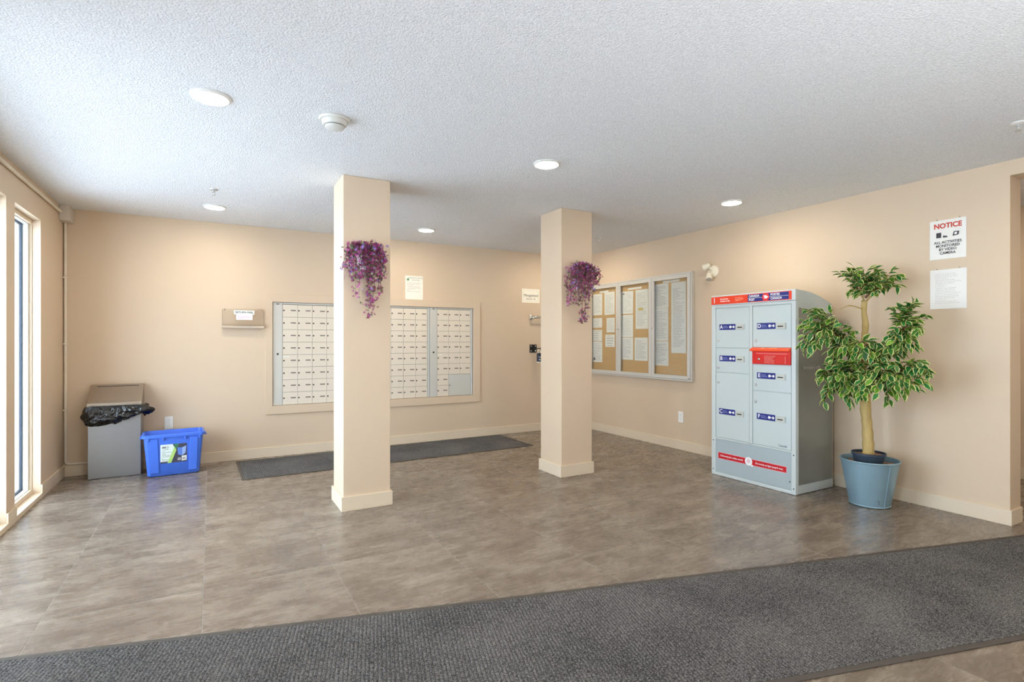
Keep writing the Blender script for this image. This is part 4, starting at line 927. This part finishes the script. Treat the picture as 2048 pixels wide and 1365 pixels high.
for (u, v, D, rx, rz_, rd, nt_, A) in CL:
    Cc = tp(u, v, D); Ap = tp(*A)
    for k in range(nt_):
        th = 2 * PI * (k + rl.random() * .8) / nt_ * 2.618; ph = rl.uniform(-.9, 1.0); q = rl.uniform(.55, 1.0); cph = math.sqrt(max(0, 1 - ph * ph))
        E = Cc + (RT * (rx * cph * math.cos(th)) + FW * (rd * cph * math.sin(th)) + Vector((0, 0, rz_ * ph))) * q
        Mi = (Ap + E) / 2 + Vector((rl.uniform(-.02, .02), rl.uniform(-.02, .02), .03 + .03 * rl.random()))
        pts = []
        for s in range(6):
            f = s / 5; p = Ap * (1 - f) ** 2 + Mi * 2 * f * (1 - f) + E * f * f; p.x = min(p.x, RW - .055)
            if p.y > LY0 - .03 and p.x < LX1 + .02: p.y = LY0 - .03
            pts.append(p)
        tw.tube(pts, [.0022, .002, .0018, .0015, .0012, .001], 4, cap=False)
        for s in range(7):
            f = .35 + .65 * s / 6; i = min(int(f * 5), 4); g = f * 5 - i; p = pts[i].lerp(pts[i + 1], g); dr = (pts[i + 1] - pts[i]).normalized()
            dr = (dr * .8 + Vector((rl.uniform(-.9, .9), rl.uniform(-.9, .9), rl.uniform(-.75, .15)))).normalized()
            up = Vector((rl.uniform(-.5, .5) - .35, rl.uniform(-.5, .5) - .25, 1)); y_ = up.cross(dr).normalized(); z_ = dr.cross(y_)
            ln = rl.uniform(.054, .076) * (1.0 if v > 600 else .92); wd = ln * rl.uniform(.95, 1.2)
            M = Matrix(((dr.x * ln, y_.x * wd, z_.x * ln, 0), (dr.y * ln, y_.y * wd, z_.y * ln, 0), (dr.z * ln, y_.z * wd, z_.z * ln, 0), (0, 0, 0, 1)))
            tip = p + dr * ln
            if tip.x > RW - .02: p.x -= tip.x - (RW - .02)
            if tip.y > LY0 - .012 and tip.x < LX1 + .02: p.y -= tip.y - (LY0 - .012)
            M.translation = p; leaves.append((p.dot(FW), M, rl.randrange(3)))
leaves.sort(key=lambda q: q[0])
TO = WLOC[tree.name]
for (d_, M, k) in leaves[:300]:
    o = bpy.data.objects.new('leaf', LME[k]); C.objects.link(o); o.parent = tree; M2 = M.copy(); M2.translation = M.translation - TO; o.matrix_local = M2
fm = MB(); fuv = []
for (d_, M, k) in leaves[300:]:
    V, Fc, UV = LM[k]; fm.add([M @ Vector(v) for v in V], Fc); fuv += UV
fo = part('foliage', fm, leafm, tree, smooth=True, kind='stuff')
ul = fo.data.uv_layers.new(name='UVMap')
for lp in fo.data.loops: ul.data[lp.index].uv = fuv[lp.vertex_index]
part('twigs', tw, mat('twig_brown', (134, 96, 62), .8), tree, kind='stuff')

# ------------------------------------------------------------------ hanging flower pockets on the columns
porc = mat('white_porcelain', (232, 228, 230), .25, var=.02)
cols_ = [mat('magenta_petal', (172, 66, 138), .6, var=.25, vscale=40), mat('plum_petal', (134, 56, 88), .6, var=.3, vscale=40), mat('violet_petal', (150, 116, 192), .6, var=.25, vscale=40)]
sage = mat('dusty_leaf', (96, 108, 72), .6, var=.3, vscale=30); stemm = mat('flower_stem', (96, 78, 62), .7)
def flowers(xc, yw, ztop, label, seed, prof_):
    r = random.Random(seed)
    t = thing('flower_pocket', (xc, yw, ztop - .15), label, 'hanging flowers', 'hanging purple flowers on the columns')
    m = MB(); zc = ztop - .07
    half = lambda rr, z, n=14: [(xc + rr * math.cos(PI + PI * k / (n - 1)), yw - .001 + rr * 1.0 * math.sin(PI + PI * k / (n - 1)) * .9, z) for k in range(n)]
    rings = [half(.006, zc - .13), half(.028, zc - .10), half(.048, zc - .05), half(.055, zc), half(.066, zc + .02), half(.060, zc + .018), half(.045, zc - .01)]
    n = 14
    for rg_ in rings: m.v += rg_
    for i in range(len(rings) - 1):
        for k in range(n - 1): m.f.append((i * n + k, i * n + k + 1, (i + 1) * n + k + 1, (i + 1) * n + k))
        m.f.append((i * n + n - 1, i * n, (i + 1) * n, (i + 1) * n + n - 1))
    part('wall_pocket', m, porc, t, smooth='auto', label='white porcelain wall pocket')
    B_ = [MB(), MB(), MB()]; Lf = MB(); St = MB()
    def blossom(p, s, c):
        ax = Vector((r.uniform(-1, 1), r.uniform(-1.4, .1), r.uniform(-.6, .8))).normalized(); q = ax.to_track_quat('Z', 'Y').to_matrix(); a0 = r.uniform(0, 6); V = [p]; Fc = []
        for k in range(5):
            a = a0 + k * 2 * PI / 5; i = len(V)
            for (da, rr, h) in ((-.42, .75, .25), (0, 1.05, .45), (.42, .75, .25)): V.append(p + q @ Vector((rr * math.cos(a + da), rr * math.sin(a + da), h)) * s)
            Fc.append((0, i, i + 1, i + 2))
        B_[c].add(V, Fc)
    def leaf(p, s):
        d_ = Vector((r.uniform(-1, 1), r.uniform(-1, .2), r.uniform(-1, .6))).normalized(); y_ = d_.cross(Vector((r.uniform(-1, 1), r.uniform(-1, 1), 1))).normalized() * s * .28
        Lf.add([p, p + d_ * s * .5 + y_, p + d_ * s, p + d_ * s * .5 - y_], [(0, 1, 2, 3)])
    O = Vector((xc, yw - .035, zc + .01))
    for (dx, top, low, nb) in prof_:
        for _ in range(2):
            jx = r.uniform(-.015, .015); out = r.uniform(.03, .11)
            pts = [O + Vector((dx * .3, 0, 0)), O + Vector((dx * .7 + jx, -out * .7, (top + .02) * 1.0)), O + Vector((dx + jx, -out, top * .6)), O + Vector((dx + jx * 1.5, -out * .9, (top + low) * .35)), O + Vector((dx + jx * 2 + r.uniform(-.01, .01), -out * .65, low * .95))]
            pp, rr = dense(pts, [.0015] * 5, 5)
            for p in pp: p.y = min(p.y, yw - .012)
            St.tube(pp, .0013, 4, cap=False)
            for k in range(int(nb * 1.25)):
                f = r.uniform(.12, 1.0) ** .8 * (len(pp) - 1); i = min(int(f), len(pp) - 2); p = pp[i].lerp(pp[i + 1], f - i) + Vector((r.gauss(0, .017), r.gauss(0, .015), r.gauss(0, .012)))
                p.y = min(p.y, yw - .014)
                wgt = r.random(); lowf = (O.z - p.z) / .5
                c = 0 if wgt < .44 else (1 if wgt < .86 + .1 * lowf else 2)
                blossom(p, r.uniform(.009, .0145), c)
                if r.random() < .55: leaf(p + Vector((r.uniform(-.008, .008), 0, r.uniform(-.008, .008))), r.uniform(.018, .032))
    for k, nm in enumerate(('magenta_blossoms', 'plum_blossoms', 'violet_blossoms')): part(nm, B_[k], cols_[k], t, kind='stuff')
    part('flower_leaves', Lf, sage, t, kind='stuff'); part('stems', St, stemm, t, kind='stuff')
# dx, rise above rim, drop below, blossoms per strand
flowers(.985, 3.945, 1.905, 'purple flowers spilling from a white wall pocket on the left column', 4,
        [(-.135, .05, -.12, 26), (-.115, .07, -.17, 28), (-.09, .06, -.20, 28), (-.075, .05, -.30, 30), (-.05, .07, -.16, 26), (-.02, .06, -.18, 28), (.0, .05, -.36, 36), (.02, .04, -.46, 44), (.035, .05, -.38, 40), (.06, .07, -.28, 34), (.085, .06, -.26, 34), (.11, .06, -.19, 28), (.13, .04, -.13, 26), (.0, .07, -.05, 24)])
flowers(2.93, 3.965, 1.90, 'purple flowers spilling from a white wall pocket on the right column', 8,
        [(-.135, .03, -.29, 34), (-.12, .05, -.24, 30), (-.10, .06, -.16, 26), (-.06, .07, -.12, 24), (-.045, .05, -.31, 30), (-.01, .07, -.14, 28), (.015, .06, -.26, 30), (.03, .05, -.46, 46), (.045, .05, -.42, 42), (.065, .06, -.22, 28), (.09, .06, -.15, 26), (.12, .05, -.13, 26), (.145, .02, -.10, 24), (.0, .08, -.05, 22)])
